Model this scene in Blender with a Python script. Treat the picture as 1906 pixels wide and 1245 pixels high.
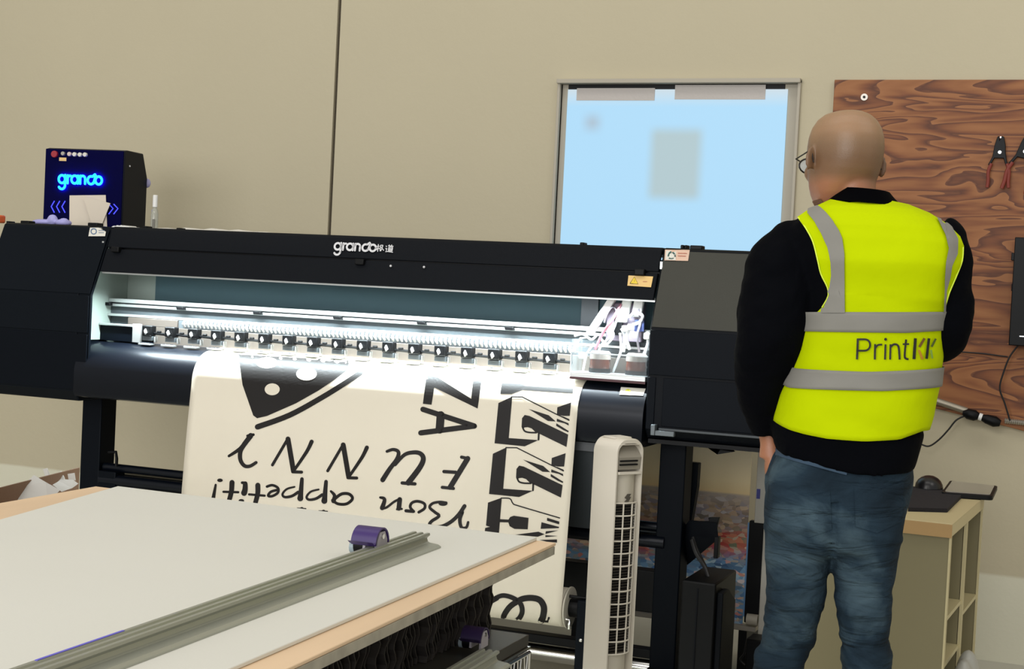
import bpy, bmesh, math, random
import numpy as np
from mathutils import Vector, Matrix, noise
from mathutils.bvhtree import BVHTree
from mathutils.geometry import tessellate_polygon
random.seed(7)
for o in list(bpy.data.objects): bpy.data.objects.remove(o)
SC = bpy.context.scene; COL = SC.collection
# ------------------------------------------------------------------ camera (solved from the vanishing points of the photo)
F = 2800.; CX, CY = 953., 622.5; CAMH = 1.33
def _n(v): v = np.array(v, float); return v/np.linalg.norm(v)
_s = .050
_vy = F*F/(446-7100*_s)
_X = -_n([-7100, -446, F]); _Z = -_n([-_s*_vy, _vy, F]); _Z = _n(_Z-_X*np.dot(_X, _Z)); _Y = np.cross(_Z, _X)
RM = np.array([_X, _Y, _Z])
CAMP = Vector((0, 0, CAMH))
def ray(u, v): return Vector(RM@np.array([(u-CX)/F, (v-CY)/F, 1.]))
def P(u, v, y): r = ray(u, v); return CAMP+r*(y/r.y)          # point of the view ray on the plane Y=y
def PZ(u, v, z): r = ray(u, v); return CAMP+r*((z-CAMH)/r.z)
def PX(u, v, x): r = ray(u, v); return CAMP+r*(x/r.x)
cd = bpy.data.cameras.new('camera'); cam = bpy.data.objects.new('camera', cd); COL.objects.link(cam)
M3 = Matrix(((RM[0][0], -RM[0][1], -RM[0][2]), (RM[1][0], -RM[1][1], -RM[1][2]), (RM[2][0], -RM[2][1], -RM[2][2])))
cam.matrix_world = Matrix.Translation(CAMP)@M3.to_4x4()
cd.sensor_fit = 'HORIZONTAL'; cd.sensor_width = 36.; cd.lens = F/1906*36; cd.clip_end = 60
SC.camera = cam
# ------------------------------------------------------------------ world, lamps, exposure
SC.view_settings.view_transform = 'Standard'; SC.view_settings.look = 'None'
SC.view_settings.exposure = 0.0; SC.view_settings.gamma = 1.0; SC.view_settings.use_curve_mapping = False
W = bpy.data.worlds.new('world'); SC.world = W; W.use_nodes = True
W.node_tree.nodes['Background'].inputs[0].default_value = (1.0, .985, .94, 1); W.node_tree.nodes['Background'].inputs[1].default_value = .50
def area(name, loc, size, power, color, target):
    l = bpy.data.lights.new(name, 'AREA'); l.shape = 'RECTANGLE'; l.size, l.size_y = size; l.energy = power; l.color = color
    o = bpy.data.objects.new(name, l); COL.objects.link(o); o.location = loc
    o.rotation_euler = (Vector(target)-Vector(loc)).to_track_quat('-Z', 'Y').to_euler(); return o
area('ceiling_or_fill_lamp', (-3.9, 3.2, 5.6), (3.2, 1.0), 26, (1, .96, .90), (-3.7, 4.2, 0))
area('ceiling_or_fill_lamp', (-.9, 3.2, 5.6), (3.2, 1.0), 26, (1, .96, .90), (-.8, 4.2, 0))
area('ceiling_or_fill_lamp', (-2.0, -3.0, 5.4), (6.0, 1.6), 150, (1, .96, .90), (-1.5, 2.0, .0))
area('front_fill_light', (-1.8, -5.5, 2.3), (7.5, 2.8), 400, (.98, .985, 1.0), (-2.0, 5.0, .8))  # unseen fill light added behind the camera for the lower wall and poster
area('ceiling_or_fill_lamp', (2.0, 3.2, 4.8), (1.2, 1.6), 24, (1, .97, .92), (-.3, 5.9, .6))  # unseen lamp added to brighten the lower right wall and cabinet side
# the printer's own white LED bar behind its front cover
area('printer_led_bar', (-2.40, 4.629, 1.300), (2.03, .016), 60, (.82, .95, 1.0), (-2.40, 4.640, 1.0)).data.spread = math.radians(125)

# ------------------------------------------------------------------ helpers: materials
def lin(h):
    if isinstance(h, str): c = [int(h[i:i+2], 16)/255 for i in (0, 2, 4)]
    else: c = [x/255 for x in h]
    return tuple((x/12.92 if x <= .04045 else ((x+.055)/1.055)**2.4) for x in c)+(1.,)
def mat(name, col, rough=.5, metal=0., spec=.5, bump=0., bscale=60., var=0., vscale=3., emit=None, estr=1., alpha=1., trans=0., coat=0., stretch=None, detail=3.):
    m = bpy.data.materials.new(name); m.use_nodes = True; nt = m.node_tree; b = nt.nodes['Principled BSDF']
    c = lin(col); b.inputs['Base Color'].default_value = c; b.inputs['Roughness'].default_value = rough
    b.inputs['Metallic'].default_value = metal; b.inputs['Specular IOR Level'].default_value = spec
    b.inputs['Coat Weight'].default_value = coat; b.inputs['Transmission Weight'].default_value = trans; b.inputs['Alpha'].default_value = alpha
    tc = nt.nodes.new('ShaderNodeTexCoord'); src = tc.outputs['Object']
    if stretch:
        mp = nt.nodes.new('ShaderNodeMapping'); mp.inputs['Scale'].default_value = stretch; nt.links.new(src, mp.inputs[0]); src = mp.outputs[0]
    if var > 0:
        n = nt.nodes.new('ShaderNodeTexNoise'); n.inputs['Scale'].default_value = vscale; n.inputs['Detail'].default_value = detail; nt.links.new(src, n.inputs[0])
        r = nt.nodes.new('ShaderNodeMapRange'); r.inputs[1].default_value = .3; r.inputs[2].default_value = .7; r.inputs[3].default_value = 1-var; r.inputs[4].default_value = 1+var
        nt.links.new(n.outputs[0], r.inputs[0])
        mx = nt.nodes.new('ShaderNodeVectorMath'); mx.operation = 'SCALE'; mx.inputs[0].default_value = c[:3]; nt.links.new(r.outputs[0], mx.inputs['Scale']); nt.links.new(mx.outputs[0], b.inputs['Base Color'])
    if bump > 0:
        n2 = nt.nodes.new('ShaderNodeTexNoise'); n2.inputs['Scale'].default_value = bscale; n2.inputs['Detail'].default_value = 4; nt.links.new(src, n2.inputs[0])
        bp = nt.nodes.new('ShaderNodeBump'); bp.inputs['Strength'].default_value = bump; bp.inputs['Distance'].default_value = .01; nt.links.new(n2.outputs[0], bp.inputs['Height']); nt.links.new(bp.outputs[0], b.inputs['Normal'])
    if emit: b.inputs['Emission Color'].default_value = lin(emit); b.inputs['Emission Strength'].default_value = estr
    return m
def ramp(nt, stops, src):
    r = nt.nodes.new('ShaderNodeValToRGB'); e = r.color_ramp.elements
    while len(e) < len(stops): e.new(.5)
    for k, (p, c) in enumerate(stops): e[k].position = p; e[k].color = lin(c)
    nt.links.new(src, r.inputs[0]); return r
def clear_mat(name, tint, rough=.05, amount=.25):
    m = bpy.data.materials.new(name); m.use_nodes = True; nt = m.node_tree; nt.nodes.clear()
    o = nt.nodes.new('ShaderNodeOutputMaterial'); t = nt.nodes.new('ShaderNodeBsdfTransparent'); g = nt.nodes.new('ShaderNodeBsdfPrincipled')
    g.inputs['Base Color'].default_value = lin(tint); g.inputs['Roughness'].default_value = rough; g.inputs['Specular IOR Level'].default_value = .8
    x = nt.nodes.new('ShaderNodeMixShader'); x.inputs[0].default_value = amount
    t.inputs[0].default_value = (.93, .95, .96, 1)
    nt.links.new(t.outputs[0], x.inputs[1]); nt.links.new(g.outputs[0], x.inputs[2]); nt.links.new(x.outputs[0], o.inputs[0]); return m
MT = {}
MT['black'] = mat('printer_black', '080e15', .5, spec=.10, bump=.10, bscale=500)
MT['cover'] = mat('printer_cover_black', '0d1015', .5, spec=.10, bump=.15, bscale=600)
MT['black2'] = mat('black_plastic', '07080a', .45, spec=.2)
MT['dark'] = mat('dark_blue_steel', '040911', .5, spec=.10)
MT['apron'] = mat('apron_steel', '090e17', .34, metal=.15, spec=.28)
MT['alu'] = mat('aluminium', 'c9cccb', .35, metal=.75, bump=.05, bscale=200, stretch=(.05, 1, 1))
MT['alu2'] = mat('grey_aluminium', '666d71', .45, metal=.5)
MT['white'] = mat('white_plastic', 'e4e4e0', .45)
MT['chrome'] = mat('chrome', 'dddcd8', .16, metal=1.)
MT['backpan'] = mat('inner_back_panel', '4a656c', .6, spec=.3)
MT['teal'] = mat('pale_inner_panel', '98a69d', .7)
MT['clear'] = clear_mat('clear_acrylic', 'dfe6ea', .08, .09)
MT['ink_amber'] = mat('amber_ink_bottle', '5a2a1a', .25, spec=.6)
MT['tan'] = mat('brushed_platen', '5e564f', .5, metal=.3)
MT['paper'] = mat('banner_paper', 'ddd5c3', .6, bump=.04, bscale=8, var=.02, vscale=2)
MT['ink'] = mat('black_ink', '130f0d', .5, spec=.3)
MT['fan'] = mat('fan_cream', 'd2cbbc', .42)
MT['fan2'] = mat('fan_panel', 'bdb6a6', .45)
MT['lettergrey'] = mat('logo_silver', 'd6d6d8', .4)
MT['label'] = mat('label_white', 'd9d6cb', .5)
MT['labely'] = mat('label_yellow', 'e5c07c', .5)
MT['wood'] = mat('pine_edge', 'dfc2a0', .6, var=.10, vscale=6, stretch=(1, .15, 1))
MT['jacket'] = mat('black_jacket', '040509', .9, bump=.5, bscale=18, spec=.06)
MT['vest'] = mat('hi_vis_yellow', 'b9cc00', .8, bump=.55, bscale=10, spec=.05)
MT['reflect'] = mat('reflective_tape', '807e77', .65, bump=.15, bscale=14, var=.05, vscale=8)
MT['glove'] = mat('lilac_nitrile', 'a9a6dd', .5)
MT['redp'] = mat('red_plastic', '7a2f22', .45)
MT['cable'] = mat('cable_black', '0e0e10', .5)

# ------------------------------------------------------------------ helpers: meshes
WLD = {}
class MB:
    def __init__(s): s.v = []; s.f = []; s.mi = []; s.cur = 0
    def add(s, vs, fs):
        k = len(s.v); s.v += [Vector(p) for p in vs]; s.f += [tuple(i+k for i in f) for f in fs]; s.mi += [s.cur]*len(fs); return s
    def box(s, x0, x1, y0, y1, z0, z1, M=None):
        vs = [Vector(p) for p in ((x0, y0, z0), (x1, y0, z0), (x1, y1, z0), (x0, y1, z0), (x0, y0, z1), (x1, y0, z1), (x1, y1, z1), (x0, y1, z1))]
        if M: vs = [M@p for p in vs]
        return s.add(vs, [(0, 3, 2, 1), (4, 5, 6, 7), (0, 1, 5, 4), (1, 2, 6, 5), (2, 3, 7, 6), (3, 0, 4, 7)])
    def prism(s, poly, axis, a0, a1, M=None):           # poly: 2D in the two other axes (x:(y,z) y:(x,z) z:(x,y))
        def mk(p, a): return {'x': (a, p[0], p[1]), 'y': (p[0], a, p[1]), 'z': (p[0], p[1], a)}[axis]
        vs = [Vector(mk(p, a0)) for p in poly]+[Vector(mk(p, a1)) for p in poly]; n = len(poly)
        if M: vs = [M@p for p in vs]
        return s.add(vs, [tuple(range(n)), tuple(range(2*n-1, n-1, -1))]+[(i, i+n, (i+1) % n+n, (i+1) % n) for i in range(n)])
    def loft(s, rings, cap=True, closed=True):
        k = len(rings[0]); vs = [p for r in rings for p in r]; fs = []
        for a in range(len(rings)-1):
            for b in range(k if closed else k-1):
                c = (b+1) % k; fs.append((a*k+b, a*k+c, (a+1)*k+c, (a+1)*k+b))
        if cap: fs.append(tuple(range(k))[::-1]); fs.append(tuple((len(rings)-1)*k+i for i in range(k)))
        return s.add(vs, fs)
    def tube(s, pts, r, n=10, cap=True):
        pts = [Vector(p) for p in pts]; rr = r if isinstance(r, (list, tuple)) else [r]*len(pts); rings = []
        up = Vector((0, 0, 1)); 
        t0 = (pts[1]-pts[0]).normalized()
        if abs(t0.dot(up)) > .95: up = Vector((1, 0, 0))
        a = t0.cross(up).normalized()
        for i, p in enumerate(pts):
            t = (pts[min(i+1, len(pts)-1)]-pts[max(i-1, 0)]).normalized()
            a = (a-t*a.dot(t)).normalized(); b = t.cross(a)
            rings.append([p+(a*math.cos(2*math.pi*j/n)+b*math.sin(2*math.pi*j/n))*rr[i] for j in range(n)])
        return s.loft(rings, cap)
    def cyl(s, p, q, r, n=24): return s.tube([p, q], r, n)
    def sph(s, c, rx, ry=None, rz=None, n=16, m=10, M=None):
        ry = ry or rx; rz = rz or rx; c = Vector(c); rings = []
        for i in range(m+1):
            t = math.pi*i/m; q = max(math.sin(t), 1e-3)
            rings.append([c+Vector((rx*q*math.cos(2*math.pi*j/n), ry*q*math.sin(2*math.pi*j/n), -rz*math.cos(t))) for j in range(n)])
        if M: rings = [[M@p for p in r] for r in rings]
        return s.loft(rings)
    def build(s, name, m, parent=None, bevel=0., smooth=35, seg=2):
        me = bpy.data.meshes.new(name); wm = WLD[parent.name] if parent else Matrix(); inv = wm.inverted()
        me.from_pydata([inv@p for p in s.v], [], s.f); ms = m if isinstance(m, (list, tuple)) else [m]
        for q in ms: me.materials.append(q)
        for p, i in zip(me.polygons, s.mi): p.material_index = min(i, len(ms)-1)
        bm = bmesh.new(); bm.from_mesh(me); bmesh.ops.recalc_face_normals(bm, faces=bm.faces); bm.to_mesh(me); bm.free()
        if smooth:
            for p in me.polygons: p.use_smooth = True
            me.set_sharp_from_angle(angle=math.radians(smooth))
        o = bpy.data.objects.new(name, me); COL.objects.link(o)
        if parent: o.parent = parent
        WLD[o.name] = wm
        if bevel:
            b = o.modifiers.new('bevel', 'BEVEL'); b.width = bevel; b.segments = seg; b.limit_method = 'ANGLE'; b.angle_limit = math.radians(40)
        return o
def thing(name, label, cat, loc=(0, 0, 0), rz=0., group=None):
    o = bpy.data.objects.new(name, None); COL.objects.link(o); o.location = loc; o.rotation_euler = (0, 0, rz); o.empty_display_size = .05
    WLD[o.name] = Matrix.Translation(loc)@Matrix.Rotation(rz, 4, 'Z'); return tag(o, label, cat, group)
def tag(o, label, cat, group=None, kind=None):
    if label: o['label'] = label
    if cat: o['category'] = cat
    if group: o['group'] = group
    if kind: o['kind'] = kind
    return o
def struct(o): o['kind'] = 'structure'; return o
def mesh_of(o):      # evaluated copy of the modifiers' result baked into the object
    dg = bpy.context.evaluated_depsgraph_get(); dg.update(); ev = o.evaluated_get(dg)
    me = bpy.data.meshes.new_from_object(ev); mats = list(o.data.materials); o.modifiers.clear(); o.data = me
    if not me.materials:
        for m in mats: me.materials.append(m)
    for p in me.polygons: p.use_smooth = True
    return o
def remesh(o, vox, it=6):
    r = o.modifiers.new('r', 'REMESH'); r.mode = 'VOXEL'; r.voxel_size = vox
    sm = o.modifiers.new('s', 'SMOOTH'); sm.factor = .6; sm.iterations = it
    return mesh_of(o)
def bvh_of(objs):
    vs = []; fs = []
    for o in objs:
        k = len(vs); w = WLD[o.name]; vs += [w@v.co for v in o.data.vertices]; fs += [tuple(i+k for i in p.vertices) for p in o.data.polygons]
    return BVHTree.FromPolygons(vs, fs)
def smooth_pts(pts, k=6):      # Catmull-Rom
    pts = [Vector(p) for p in pts]
    if len(pts) < 3: return pts
    out = []; n = len(pts)
    for i in range(n-1):
        p0, p1, p2, p3 = pts[max(i-1, 0)], pts[i], pts[i+1], pts[min(i+2, n-1)]
        for j in range(k):
            t = j/k; out.append(.5*((2*p1)+(p2-p0)*t+(2*p0-5*p1+4*p2-p3)*t*t+(3*p1-p0-3*p2+p3)*t**3))
    out.append(pts[-1]); return out
def ribbon2(pts, w, curve=True, caps=True):         # flat 2D stroke -> list of polygons
    if curve: pts = [p.to_2d() for p in smooth_pts([(p[0], p[1], 0) for p in pts], 5)]
    else: pts = [Vector(p) for p in pts]
    ws = w if isinstance(w, (list, tuple)) else None; N = len(pts); L = []; Rr = []
    for i, p in enumerate(pts):
        t = (pts[min(i+1, N-1)]-pts[max(i-1, 0)])
        if t.length < 1e-9: t = Vector((1, 0))
        t.normalize(); nrm = Vector((-t.y, t.x)); ww = (ws[0]+(ws[1]-ws[0])*i/(N-1)) if ws else w
        L.append(p+nrm*ww/2); Rr.append(p-nrm*ww/2)
    out = [[L[i], L[i+1], Rr[i+1], Rr[i]] for i in range(N-1)]
    if caps:
        for p, ww in ((pts[0], ws[0] if ws else w), (pts[-1], ws[1] if ws else w)):
            out.append([p+Vector((math.cos(a*math.pi/5), math.sin(a*math.pi/5)))*ww/2 for a in range(10)])
        if not curve:
            for p in pts[1:-1]: out.append([p+Vector((math.cos(a*math.pi/5), math.sin(a*math.pi/5)))*(w if not ws else ws[0])/2 for a in range(10)])
    return out
def disc2(c, rx, ry=None): ry = ry or rx; return [Vector((c[0]+rx*math.cos(a*math.pi/12), c[1]+ry*math.sin(a*math.pi/12))) for a in range(24)]
def decal(polys, bvh, off=.001, step=12., maxd=12.):  # traced polygons laid onto a surface
    mb = MB()
    for poly in polys:
        bm = bmesh.new(); vs = [bm.verts.new((p[0], p[1], 0)) for p in poly]
        try: bm.faces.new(vs)
        except ValueError: bm.free(); continue
        bm.normal_update(); bmesh.ops.triangulate(bm, faces=bm.faces[:], ngon_method='EAR_CLIP')
        for _ in range(5):
            le = [e for e in bm.edges if e.calc_length() > step]
            if not le: break
            bmesh.ops.subdivide_edges(bm, edges=le, cuts=1); bmesh.ops.triangulate(bm, faces=bm.faces[:])
        pts = []; ok = []
        for v in bm.verts:
            r = ray(v.co.x, v.co.y).normalized(); h = bvh.ray_cast(CAMP, r, maxd)
            if h[0] is None: ok.append(False); pts.append(Vector()); continue
            nn = h[1] if h[1].dot(r) < 0 else -h[1]; pts.append(h[0]+nn*off-r*off*.5); ok.append(True)
        bm.verts.index_update()
        mb.add(pts, [tuple(v.index for v in f.verts) for f in bm.faces if all(ok[v.index] for v in f.verts)]); bm.free()
    return mb
def flat3(polys, fn, depth=0., back=None):    # 2D polygons -> 3D via fn(x,y,d); optional thickness
    mb = MB()
    for poly in polys:
        n = len(poly); a = [fn(p[0], p[1], depth) for p in poly]
        if depth: b = [fn(p[0], p[1], 0) for p in poly]; mb.add(a+b, [tuple(range(n))]+[(i, (i+1) % n, (i+1) % n+n, i+n) for i in range(n)])
        else: mb.add(a, [tuple(range(n))])
    return mb
def arc(c, r, a0, a1, n=14, ry=None): ry = ry or r; return [(c[0]+r*math.cos(math.radians(a0+(a1-a0)*i/n)), c[1]+ry*math.sin(math.radians(a0+(a1-a0)*i/n))) for i in range(n+1)]
def dup(root, loc, rz=None, label=None):
    r = root.copy(); COL.objects.link(r); r.location = loc
    if rz is not None: r.rotation_euler = (0, 0, rz)
    if label: r['label'] = label
    for ch in list(root.children):
        c = ch.copy(); COL.objects.link(c); c.parent = r
        for g in ch.children: d = g.copy(); COL.objects.link(d); d.parent = c
    return r

# ================================================================== ROOM
YW = 5.956
wallm = mat('painted_concrete_wall', 'bbb298', .85, bump=.12, bscale=35, var=.022, vscale=1.1, detail=6)
nt = wallm.node_tree; b = nt.nodes['Principled BSDF']
# the lower band of the wall is coated lighter
tc = nt.nodes.new('ShaderNodeTexCoord'); sx = nt.nodes.new('ShaderNodeSeparateXYZ'); nt.links.new(tc.outputs['Object'], sx.inputs[0])
nz = nt.nodes.new('ShaderNodeTexNoise'); nz.inputs['Scale'].default_value = 3; nt.links.new(tc.outputs['Object'], nz.inputs[0])
ad = nt.nodes.new('ShaderNodeMath'); ad.operation = 'MULTIPLY_ADD'; ad.inputs[1].default_value = .02; nt.links.new(nz.outputs[0], ad.inputs[0]); nt.links.new(sx.outputs[2], ad.inputs[2])
mr = nt.nodes.new('ShaderNodeMapRange'); mr.inputs[1].default_value = .333; mr.inputs[2].default_value = .345; nt.links.new(ad.outputs[0], mr.inputs[0])
old = b.inputs['Base Color'].links[0].from_socket
mx = nt.nodes.new('ShaderNodeMix'); mx.data_type = 'RGBA'; nt.links.new(mr.outputs[0], mx.inputs[0]); mx.inputs[6].default_value = lin('d5d2bd'); nt.links.new(old, mx.inputs[7]); nt.links.new(mx.outputs[2], b.inputs['Base Color'])
# back wall with the panel joint and the window opening cut through it
wx0, wx1, wz1, wz0 = P(1046, 152, YW).x, P(1487, 148, YW).x, 2.197, 1.25
jx = -3.247; jw = .0085
mb = MB()
def wallbox(x0, x1, z0, z1): mb.box(x0, x1, YW, YW+.25, z0, z1)
wallbox(-12, jx-jw, 0, 6.2); wallbox(jx+jw, wx0, 0, 6.2); wallbox(wx1, 7, 0, 6.2); wallbox(wx0, wx1, 0, wz0); wallbox(wx0, wx1, wz1, 6.2)
struct(mb.build('wall_back', wallm, smooth=0))
mb = MB(); mb.box(jx-jw, jx+jw, YW+.014, YW+.05, 0, 6.2); struct(mb.build('trim_1', mat('joint_filler', '4a4234', .9, bump=.5, bscale=90), smooth=0))
floorm = mat('concrete_floor', 'b3b0a3', .6, bump=.1, bscale=30, var=.10, vscale=1.6, detail=6)
mb = MB(); mb.box(-12, 7, -6, YW+.25, -.1, 0); struct(mb.build('floor', floorm, smooth=0))
# window: frame, lit film, black head strip, tape
win = bpy.data.objects.new('window_1', None); COL.objects.link(win); win.location = ((wx0+wx1)/2, YW, 1.25); WLD[win.name] = Matrix.Translation(win.location); struct(win)
frm = mat('window_frame_grey', 'aca595', .6)
mb = MB(); t = .012
x0, x1 = wx0-.012, wx1+.012
mb.box(x0, x1, YW-.035, YW+.03, wz1-.014, wz1+.004); mb.box(x0, x0+.012, YW-.02, YW+.03, wz0, wz1); mb.box(x1-.012, x1, YW-.02, YW+.03, wz0, wz1)
mb.box(wx0, wx0+.035, YW+.01, YW+.05, wz0, wz1-.014); mb.box(wx1-.055, wx1, YW+.01, YW+.05, wz0, wz1-.014); mb.box(wx0, wx1, YW+.01, YW+.05, wz0, wz0+.03)
mb.build('window_frame', frm, win, bevel=.002)
fx0 = P(1056, 180, YW).x; fx1 = P(1466, 170, YW).x
film = bpy.data.materials.new('daylit_film'); film.use_nodes = True; nt = film.node_tree; b = nt.nodes['Principled BSDF']
b.inputs['Base Color'].default_value = lin('303438'); b.inputs['Roughness'].default_value = .6
tc = nt.nodes.new('ShaderNodeTexCoord'); sp = nt.nodes.new('ShaderNodeSeparateXYZ'); nt.links.new(tc.outputs['Object'], sp.inputs[0])
def soft_box(cx, cz, hx, hz, s):      # soft mask in window coordinates, 1 inside
    outs = []
    for ax, c, h in ((0, cx, hx), (2, cz, hz)):
        a = nt.nodes.new('ShaderNodeMath'); a.operation = 'SUBTRACT'; a.inputs[1].default_value = c; nt.links.new(sp.outputs[ax], a.inputs[0])
        q = nt.nodes.new('ShaderNodeMath'); q.operation = 'ABSOLUTE'; nt.links.new(a.outputs[0], q.inputs[0])
        r = nt.nodes.new('ShaderNodeMapRange'); r.interpolation_type = 'SMOOTHSTEP'; r.inputs[1].default_value = h+s; r.inputs[2].default_value = h-s; nt.links.new(q.outputs[0], r.inputs[0]); outs.append(r.outputs[0])
    m = nt.nodes.new('ShaderNodeMath'); m.operation = 'MULTIPLY'; nt.links.new(outs[0], m.inputs[0]); nt.links.new(outs[1], m.inputs[1]); return m.outputs[0]
wc = win.location
pa = P(1256, 305, YW)-wc; pb = P(1102, 228, YW)-wc
rz = nt.nodes.new('ShaderNodeMapRange'); rz.inputs[1].default_value = .84; rz.inputs[2].default_value = .93; nt.links.new(sp.outputs[2], rz.inputs[0])
rp = ramp(nt, [(0, 'abd9f6'), (1, 'd3dcdf')], rz.outputs[0])
cur = rp.outputs[0]
for msk, c, k in ((soft_box(pa.x, pa.z, .105, .14, .03), 'aebfbd', .8), (soft_box(pb.x, pb.z, .03, .028, .035), 'a7bac9', .9)):
    ml = nt.nodes.new('ShaderNodeMath'); ml.operation = 'MULTIPLY'; ml.inputs[1].default_value = k; nt.links.new(msk, ml.inputs[0])
    mx = nt.nodes.new('ShaderNodeMix'); mx.data_type = 'RGBA'; nt.links.new(ml.outputs[0], mx.inputs[0]); nt.links.new(cur, mx.inputs[6]); mx.inputs[7].default_value = lin(c); cur = mx.outputs[2]
nt.links.new(cur, b.inputs['Emission Color']); b.inputs['Emission Strength'].default_value = .97
mb = MB(); mb.box(fx0, fx1, YW+.004, YW+.008, 1.27, P(1250, 166, YW).z); mb.build('window_film', film, win, smooth=0)
mb = MB(); mb.box(fx0, P(1460, 160, YW).x, YW+.009, YW+.02, P(1250, 185, YW).z, P(1250, 156, YW).z); mb.build('blackout_strip', MT['black2'], win, smooth=0)
tape = mat('masking_tape', 'b9b3ae', .6, bump=.2, bscale=60)
for u0, u1, v0, v1 in ((1074, 1218, 164, 187), (1257, 1424, 158, 185)):
    mb = MB(); a = P(u0, v0, YW); c = P(u1, v1, YW); mb.box(a.x, c.x, YW-.001, YW+.003, P((u0+u1)/2, v1, YW).z, P((u0+u1)/2, v0, YW).z); mb.build('tape_strip', tape, win, smooth=0)
mb = MB(); mb.box(wx0+.01, wx1-.01, YW+.055, YW+.061, wz0, wz1-.01); mb.build('window_pane', clear_mat('window_glass', 'cfdde6', .03, .2), win, smooth=0)

# plywood board on the wall
ply = bpy.data.materials.new('plywood'); ply.use_nodes = True; nt = ply.node_tree; b = nt.nodes['Principled BSDF']; b.inputs['Roughness'].default_value = .6
tc = nt.nodes.new('ShaderNodeTexCoord'); mp = nt.nodes.new('ShaderNodeMapping'); mp.inputs['Scale'].default_value = (1.0, 1, 7.); mp.inputs['Rotation'].default_value = (0, .05, 0); nt.links.new(tc.outputs['Object'], mp.inputs[0])
n1 = nt.nodes.new('ShaderNodeTexNoise'); n1.inputs['Scale'].default_value = 1.1; n1.inputs['Detail'].default_value = 2.5; n1.inputs['Distortion'].default_value = .9; nt.links.new(mp.outputs[0], n1.inputs[0])
ml = nt.nodes.new('ShaderNodeMath'); ml.operation = 'MULTIPLY'; ml.inputs[1].default_value = 11; nt.links.new(n1.outputs[0], ml.inputs[0])
fr = nt.nodes.new('ShaderNodeMath'); fr.operation = 'FRACT'; nt.links.new(ml.outputs[0], fr.inputs[0])
n2 = nt.nodes.new('ShaderNodeTexNoise'); n2.inputs['Scale'].default_value = 9; n2.inputs['Detail'].default_value = 5; nt.links.new(mp.outputs[0], n2.inputs[0])
md = nt.nodes.new('ShaderNodeMix'); md.data_type = 'FLOAT'; md.inputs[0].default_value = .38; nt.links.new(fr.outputs[0], md.inputs[2]); nt.links.new(n2.outputs[0], md.inputs[3])
rp = ramp(nt, [(0.1, '9a6438'), (.38, '8b562b'), (.58, '77421d'), (.76, '55290e'), (.9, '845029')], md.outputs[0]); nt.links.new(rp.outputs[0], b.inputs['Base Color'])
bd = thing('plywood_board', 'large reddish-brown plywood sheet screwed to the wall behind the man', 'board', (-.5, YW, .95))
a = P(1555, 150, YW); lb = P(1600, 752, YW)
mb = MB(); mb.prism([(a.x, 1.0), (-.60, .945), (.62, .72), (.62, 2.19), (a.x, 2.195)], 'y', YW-.02, YW-.001); mb.build('panel', ply, bd, bevel=.002)
for u, v in ((1609, 181),):
    c = P(u, v, YW-.02); m_ = MB(); m_.cyl(c, c-Vector((0, .006, 0)), .0135, 20); m_.build('washer', mat('steel_washer', 'cfc9be', .4, metal=.3), bd)
    m_ = MB(); m_.cyl(c-Vector((0, .006, 0)), c-Vector((0, .009, 0)), .005, 12); m_.build('screw', MT['black2'], bd)
# pliers hanging on the board
def pliers(u, v, label, s=1., rz=0.):
    c = P(u, v, YW-.03); t = thing('wire_cutter', label, 'pliers', c, 0, 'wire cutters hanging on the plywood board')
    def q(x, z): 
        x, z = x*math.cos(rz)-z*math.sin(rz), x*math.sin(rz)+z*math.cos(rz); return (c.x+x*s, c.z+z*s)
    m = MB(); m.prism([q(*p) for p in [(-.012, 0), (-.020, -.03), (-.026, -.075), (-.040, -.105), (-.032, -.108), (-.018, -.08), (.014, -.08), (.024, -.108), (.030, -.104), (.021, -.06), (.019, -.03), (.012, .0), (.004, .004), (-.003, -.012), (-.006, .004)]], 'y', c.y-.010, c.y); m.build('jaws', MT['black2'], t, bevel=.002)
    m = MB(); k = q(0, -.058); m.cyl((k[0], c.y-.014, k[1]), (k[0], c.y-.008, k[1]), .006*s, 14); m.build('pivot_screw', MT['chrome'], t)
    for sx in (-1, 1):
        pts = [q(sx*.028, -.10), q(sx*.037, -.13), q(sx*.036, -.165), q(sx*.038, -.19)]
        m = MB(); m.tube(smooth_pts([(p[0], c.y-.006, p[1]) for p in pts]), .0065*s, 10); m.build('handle', MT['redp'], t)
    m = MB(); m.cyl((c.x, c.y-.008, c.z-.002), (c.x, YW-.02, c.z-.002), .003); m.build('nail', MT['chrome'], t)
    return t
pliers(1863, 255, 'black-jawed wire cutter with red handles hanging on the plywood, fully in view', 1.)
pliers(1918, 250, 'second red-handled cutter at the right edge of the plywood, partly out of view', 1.15, -.22)
# wall mounted black box at the right edge
a = P(1893, 446, YW-.09); c = P(1884, 640, YW-.09)
t = thing('wall_monitor', 'black wall-mounted box with side latches on the plywood at the right edge', 'electrical box', (a.x+.2, YW-.02, c.z))
mb = MB(); mb.box(a.x, a.x+.42, YW-.10, YW-.02, c.z, a.z); mb.build('housing', MT['black'], t, bevel=.006)
mb = MB(); mb.box(a.x-.006, a.x+.43, YW-.115, YW-.10, c.z-.005, a.z+.008); mb.build('front_bezel', MT['black2'], t, bevel=.003)
for v in (478, 535, 600):
    k = P(1886, v, YW-.09); mb = MB(); mb.box(k.x-.006, k.x+.012, YW-.11, YW-.06, k.z-.014, k.z+.014); mb.build('latch', MT['black2'], t, bevel=.002)
k = P(1903, 626, YW-.115); mb = MB(); mb.box(k.x-.01, k.x+.12, YW-.118, YW-.115, k.z-.002, k.z+.002); mb.build('status_light', mat('light_bar', 'e8ecf0', .4, emit='e8ecf0', estr=.8), t, smooth=0)
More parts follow.
